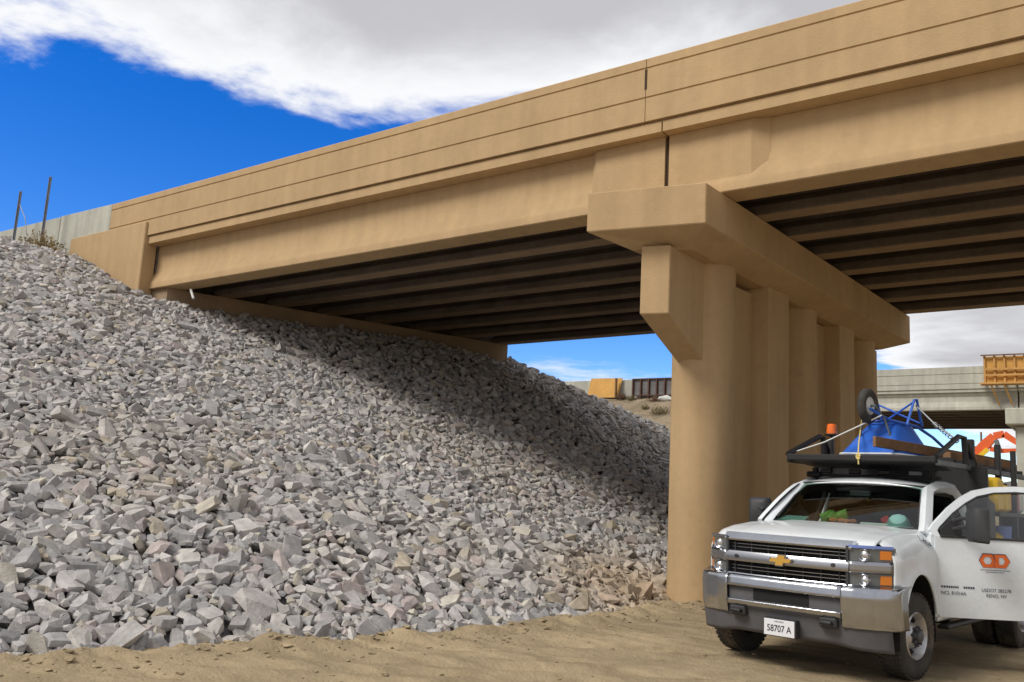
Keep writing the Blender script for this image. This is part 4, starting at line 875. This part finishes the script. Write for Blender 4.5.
# things on the bed shelves and dash
def jug(x, y, z, w, d, h, m, lab, cat='container', cap=True):
    t = thing('storage_jug', tuple(tw((x, y, z))), lab, cat); q = MT(); q.cbox(x-w/2, x+w/2, y-d/2, y+d/2, z, z+h, 0.04); q.build('jug_body', m, t, smooth=40)
    if cap: MT().lathe([(0, 0.03), (0.04, 0.03), (0.045, 0.001)], 12, Matrix.Translation((x, y-d*0.25, z+h-0.001)) @ Matrix.Rotation(-math.pi/2, 4, 'Y')).build('jug_cap', RED if m is not RED else BLACKP, t)
jug(0.84, 3.86, 1.632, 0.40, 0.34, 0.42, YELL, 'yellow plastic jug standing foremost on the truck bed shelf')
jug(0.86, 4.24, 1.632, 0.34, 0.34, 0.34, YELL, 'shorter yellow plastic jug between the front yellow jug and the red can')
jug(0.92, 4.62, 1.632, 0.24, 0.30, 0.33, RED, 'red plastic fuel can beside the yellow jugs on the bed shelf', 'fuel can')
jug(0.86, 4.98, 1.632, 0.3, 0.3, 0.26, PAPER, 'white plastic jug at the far end of the bed shelf behind the red can')
blob(MT(), (0.86, 3.95, 1.30), (0.16, 0.2, 0.11), 24).build('work_bag', YELL, label='yellow bag lying on the tool box under the bed shelf', cat='bag', smooth=True)
MT().lathe([(0, 0.001), (0, 0.12), (0.24, 0.14), (0.24, 0.13), (0.02, 0.11)], 24, Matrix.Translation((0.88, 4.4, 1.222)) @ Matrix.Rotation(-math.pi/2, 4, 'Y')).build('bucket', STICK, label='pale blue bucket on the tool box under the bed shelf', cat='bucket', smooth=40)
ZD_ = 1.412
q = MT(); q.add([(-0.80, 1.60, ZD_), (-0.46, 1.56, ZD_), (-0.46, 1.72, ZD_+0.055), (-0.80, 1.76, ZD_+0.055), (-0.80, 1.63, ZD_-0.0), (-0.46, 1.80, ZD_), (-0.80, 1.84, ZD_)], [(0, 1, 2, 3), (3, 2, 5, 6), (0, 3, 6), (1, 5, 2), (0, 6, 5, 1)]); q.build('folder', TEAL, label='pale teal folder lying on the passenger side of the dashboard', cat='folder')
q = MT()
for i in range(5): blob(q, (-0.26+0.05*i, 1.72+0.03*(i % 2), ZD_+0.055+0.03*(i % 3 == 1)), (0.07, 0.07, 0.075), 14, 0.25)
q.build('safety_vest', GREEN, label='crumpled bright green safety vest on the dashboard behind the windshield', cat='vest', smooth=True)
q = MT()
for i in range(4): blob(q, (-0.13+0.07*i, 1.62+0.02*(i % 2), ZD_+0.03), (0.06, 0.05, 0.032), 14, 0.2)
q.build('work_gloves', GLOVE, label='orange work gloves lying on the dashboard in front of the green vest', cat='gloves', smooth=True)
MT().cbox(0.17, 0.50, 1.60, 1.68, ZD_, ZD_+0.03, 0.008).build('paper_roll', PAPER, label='white paper lying on the dashboard between the gloves and the teal cap', cat='paper')
q = thing('hard_hat', tuple(tw((0.56, 1.68, ZD_))), 'pale teal hard hat on the dashboard on the driver side', 'hard hat')
MT().lathe([(0, 0.125), (0.03, 0.12), (0.08, 0.10), (0.115, 0.06), (0.128, 0.001)], 24, Matrix.Translation((0.56, 1.68, ZD_+0.012)) @ Matrix.Rotation(-math.pi/2, 4, 'Y')).build('shell', TEAL, q, smooth=True)
MT().lathe([(0.0, 0.12), (0.0, 0.155), (0.012, 0.15), (0.014, 0.12)], 24, Matrix.Translation((0.56, 1.675, ZD_)) @ Matrix.Rotation(-math.pi/2, 4, 'Y'), closed=True).build('brim', TEAL, q, smooth=True)
blob(MT(), (0.40, 1.74, ZD_+0.06), (0.06, 0.06, 0.06), 14, 0.15).build('red_cloth', RED, label='red cloth bundle beside the teal hard hat on the dashboard', cat='cloth', smooth=True)

# ------------------------------------------------------------------ riprap
def rock_shape(seed):
    r = random.Random(seed); bm = bmesh.new(); bmesh.ops.create_cube(bm, size=2.0)
    for v in bm.verts: v.co = Vector((v.co.x*r.uniform(.85, 1.1), v.co.y*r.uniform(.8, 1.1), v.co.z*r.uniform(.8, 1.1)))
    for i in range(r.randint(7, 10)):
        n = Vector((r.gauss(0, 1), r.gauss(0, 1), r.gauss(0, 1))).normalized(); d = r.uniform(0.66, 1.02)
        g = bm.verts[:] + bm.edges[:] + bm.faces[:]
        res = bmesh.ops.bisect_plane(bm, geom=g, plane_co=n*d, plane_no=n, clear_outer=True)
        eds = [e for e in res['geom_cut'] if isinstance(e, bmesh.types.BMEdge)]
        if len(eds) >= 3: bmesh.ops.contextual_create(bm, geom=eds)
    bmesh.ops.remove_doubles(bm, verts=bm.verts, dist=0.10)
    pts = [v.co.copy() for v in bm.verts]; bm.free(); bm = bmesh.new()
    for p in pts: bm.verts.new(p)
    bmesh.ops.convex_hull(bm, input=bm.verts); bmesh.ops.delete(bm, geom=[v for v in bm.verts if not v.link_faces], context='VERTS')
    bmesh.ops.triangulate(bm, faces=bm.faces); bm.verts.index_update()
    V = np.array([v.co[:] for v in bm.verts]); Fc = np.array([[v.index for v in f.verts] for f in bm.faces]); bm.free()
    V -= V.mean(0); V *= np.array([1.22, 0.90, 0.54])/np.abs(V).max(0); return V, Fc
SH = [rock_shape(i) for i in range(48)]
rocks = []; cell = {}; CS_ = 0.4
def ok(x, y, r, f):
    cx, cy_ = int(math.floor(x/CS_)), int(math.floor(y/CS_))
    for i in (-1, 0, 1):
        for j in (-1, 0, 1):
            for (a, b_, rb) in cell.get((cx+i, cy_+j), ()):
                if (a-x)**2 + (b_-y)**2 < (f*(r+rb))**2: return False
    return True
AX0, AX1, AY0, AY1 = -26.5, -5.6, 1.5, 33.0
area = (AX1-AX0)*(AY1-AY0)
for r0, dn, f in ((0.16, 0.22, 0.85), (0.13, 1.3, 0.78), (0.104, 7, 0.68), (0.084, 26, 0.63), (0.068, 60, 0.59), (0.053, 110, 0.57), (0.04, 120, 0.57)):
    for i in range(int(dn*area)):
        x = random.uniform(AX0, AX1); y = random.uniform(AY0, AY1); z = slope_z(x, y)
        if z < -0.02 or x > xt(y)+0.05: continue
        if 12.1 < y < 21.33 and x < xab(y)+0.12: continue
        if 21.3 < y < 21.8 and x < xab(y)-0.42: continue
        if y <= 12.1 and 11.75 < y and x < -19.7: continue
        if y < 12.1 and z > 6.96 and x < -24.9: continue
        if math.hypot(x-XM-0.0818*(y-12.5), y-13.46) < 0.5: continue
        if y > 13.4 and x > -6.1: continue
        u, v, w = pj((x, y, z))
        if w < 1 or u < -140 or u > 720 or v > 760: continue
        if (r0 < 0.05 and w > 16) or (r0 < 0.06 and w > 21): continue
        r = r0*random.uniform(0.88, 1.12)
        if z < 1.3 and y < 11: r *= 1.12
        if ok(x, y, r, f):
            cell.setdefault((int(math.floor(x/CS_)), int(math.floor(y/CS_))), []).append((x, y, r)); rocks.append((x, y, z, r, u, v, w))
GREYS = [(0.40, 0.39, 0.39), (0.36, 0.355, 0.365), (0.45, 0.435, 0.43), (0.32, 0.32, 0.33), (0.42, 0.405, 0.41), (0.48, 0.465, 0.45)]
PINK = [(0.43, 0.38, 0.37), (0.39, 0.345, 0.345)]; TANR = [(0.45, 0.415, 0.36), (0.42, 0.375, 0.31), (0.47, 0.445, 0.40)]
def pick(x, y):
    dust = sstep(1.9, 0.3, math.hypot(x+6.2, (y-12.6)*0.7)) if math.hypot(x+6.2, (y-12.6)*0.7) < 1.9 else 0
    t = random.random() + 0.10*fbm(x, y, 0.35, 2, 7)
    kind, pal = ('grey', GREYS) if t < 0.86 else (('tan', TANR) if t < 0.94 else ('pink', PINK))
    c_ = np.array(random.choice(pal))*np.array((1.065, 1.06, 1.035))*random.uniform(0.82, 1.14)
    d2 = max(0, min(0.5, (fbm(x, y, 0.32, 3, 21)-0.05)*1.2)); c_ = c_*(1-d2*0.3) + np.array((0.40, 0.32, 0.22))*d2*0.3
    if dust > 0: c_ = c_*(1-dust*0.6) + np.array((0.38, 0.26, 0.13))*dust*0.6; kind = 'tan' if dust > 0.35 else kind
    return kind, c_
nrm0 = Vector((0.39, 0, 0.92)).normalized(); qn = Vector((0, 0, 1)).rotation_difference(nrm0)
def pose(x, y, z, r):
    from mathutils import Euler
    e = Euler((random.gauss(0, 0.38), random.gauss(0, 0.38), random.uniform(0, 6.28))).to_matrix()
    R = qn.to_matrix() @ e; sc = np.array([r*random.uniform(.9, 1.2), r*random.uniform(.85, 1.12), r*random.uniform(.8, 1.35)])
    return R, sc, Vector((x, y, z)) + nrm0*(r*random.uniform(-0.02, 0.34) - 0.02)
vis = [(r[3]/r[6], i) for i, r in enumerate(rocks) if 0 < r[4] < 690 and 200 < r[5] < 672]
big = set(i for _, i in sorted(vis, reverse=True)[:300])
VV, FF, CC = [], [], []; base = 0
SMESH = {}
def rock_words(kind, colr, sc, z, y):
    lum = float(np.mean(colr)); t = sc[2]*0.54/(sc[0]*1.22)
    if kind == 'grey': col = 'pale grey' if lum > 0.46 else ('dark grey' if lum < 0.375 else 'mid grey')
    else: col = {'tan': 'tan', 'pink': 'pinkish'}[kind]
    form = 'thin slab-like' if t < 0.40 else ('thick blocky' if t > 0.52 else 'wedge-shaped')
    where = 'at the edge of the dirt ground' if z < 0.22 else ('on the dusty patch by the round column' if y > 10.8 else 'on the lower rock slope above the toe row')
    return f'{col} {form} riprap rock {where}'
for i, (x, y, z, r, u, v, w) in enumerate(rocks):
    R, sc, c_ = pose(x, y, z, r); kind, colr = pick(x, y); k = random.randrange(len(SH)); V, Fc = SH[k]
    if i in big:
        if k not in SMESH:
            me = bpy.data.meshes.new('riprap_rock'); me.from_pydata(V.tolist(), [], Fc.tolist()); me.materials.append(ROCKO); SMESH[k] = me
        o = bpy.data.objects.new('riprap_rock', SMESH[k]); COL.objects.link(o)
        o.matrix_world = Matrix.Translation(c_) @ R.to_4x4() @ Matrix.Diagonal((*sc, 1)); o.color = (*colr, 1)
        lw = rock_words(kind, colr, sc, z, y); tag(o, lw, 'rock', lw.replace(' rock ', ' rocks ')); continue
    P3 = (V*sc) @ np.array(R).T + np.array(c_); VV.append(P3); FF.append(Fc+base); base += len(V); CC.append(np.tile(np.append(colr, 1.0), (len(V), 1)))
VV = np.concatenate(VV); FF = np.concatenate(FF); CC = np.concatenate(CC)
me = bpy.data.meshes.new('riprap'); me.vertices.add(len(VV)); me.vertices.foreach_set('co', VV.ravel())
me.loops.add(FF.size); me.loops.foreach_set('vertex_index', FF.ravel().astype(np.int32)); me.polygons.add(len(FF))
me.polygons.foreach_set('loop_start', np.arange(0, FF.size, 3, dtype=np.int32)); me.polygons.foreach_set('use_smooth', np.zeros(len(FF), dtype=bool)); me.update(calc_edges=True); me.validate()
at = me.color_attributes.new('rock_color', 'FLOAT_COLOR', 'POINT'); at.data.foreach_set('color', CC.ravel())
me.materials.append(ROCKS); o = bpy.data.objects.new('riprap', me); COL.objects.link(o)
tag(o, 'mass of broken grey riprap stones covering the embankment slope', 'riprap', None, 'stuff')
cb = []; cf = []; nb = 0
for i in range(1300):
    y = random.uniform(2.5, 14); t = random.random()
    x = xt(y) + (abs(random.gauss(0, 0.45)) + 0.02 if t < 0.5 else random.uniform(0.1, 9))
    u, v, w = pj((x, y, 0))
    if not (-60 < u < 1090 and v < 740) or w < 2: continue
    r = random.choice((0.012, 0.015, 0.02, 0.012, 0.035 if t < 0.5 else 0.015))*random.uniform(0.5, 1.2)
    V, Fc = SH[random.randrange(len(SH))]; a = random.random()*6.28; ca, sa = math.cos(a), math.sin(a)
    P3 = V*np.array([r, r, r*0.7]); P3 = np.stack([P3[:, 0]*ca-P3[:, 1]*sa, P3[:, 0]*sa+P3[:, 1]*ca, P3[:, 2]], 1) + np.array([x, y, ground_z(x, y)+r*0.2]); cb.append(P3); cf.append(Fc+nb); nb += len(V)
b = MB(); b.v = np.concatenate(cb).tolist(); b.f = np.concatenate(cf).tolist()
me = bpy.data.meshes.new('dirt_clods'); me.from_pydata(b.v, [], b.f); me.materials.append(CLOD); o = bpy.data.objects.new('dirt_clods', me); COL.objects.link(o)
tag(o, 'loose dirt clods and crumbs strewn over the graded ground', 'dirt', None, 'stuff')
for o in bpy.data.objects:
    if '_world' in o: del o['_world']
print('rocks', len(rocks), 'tris', len(FF))
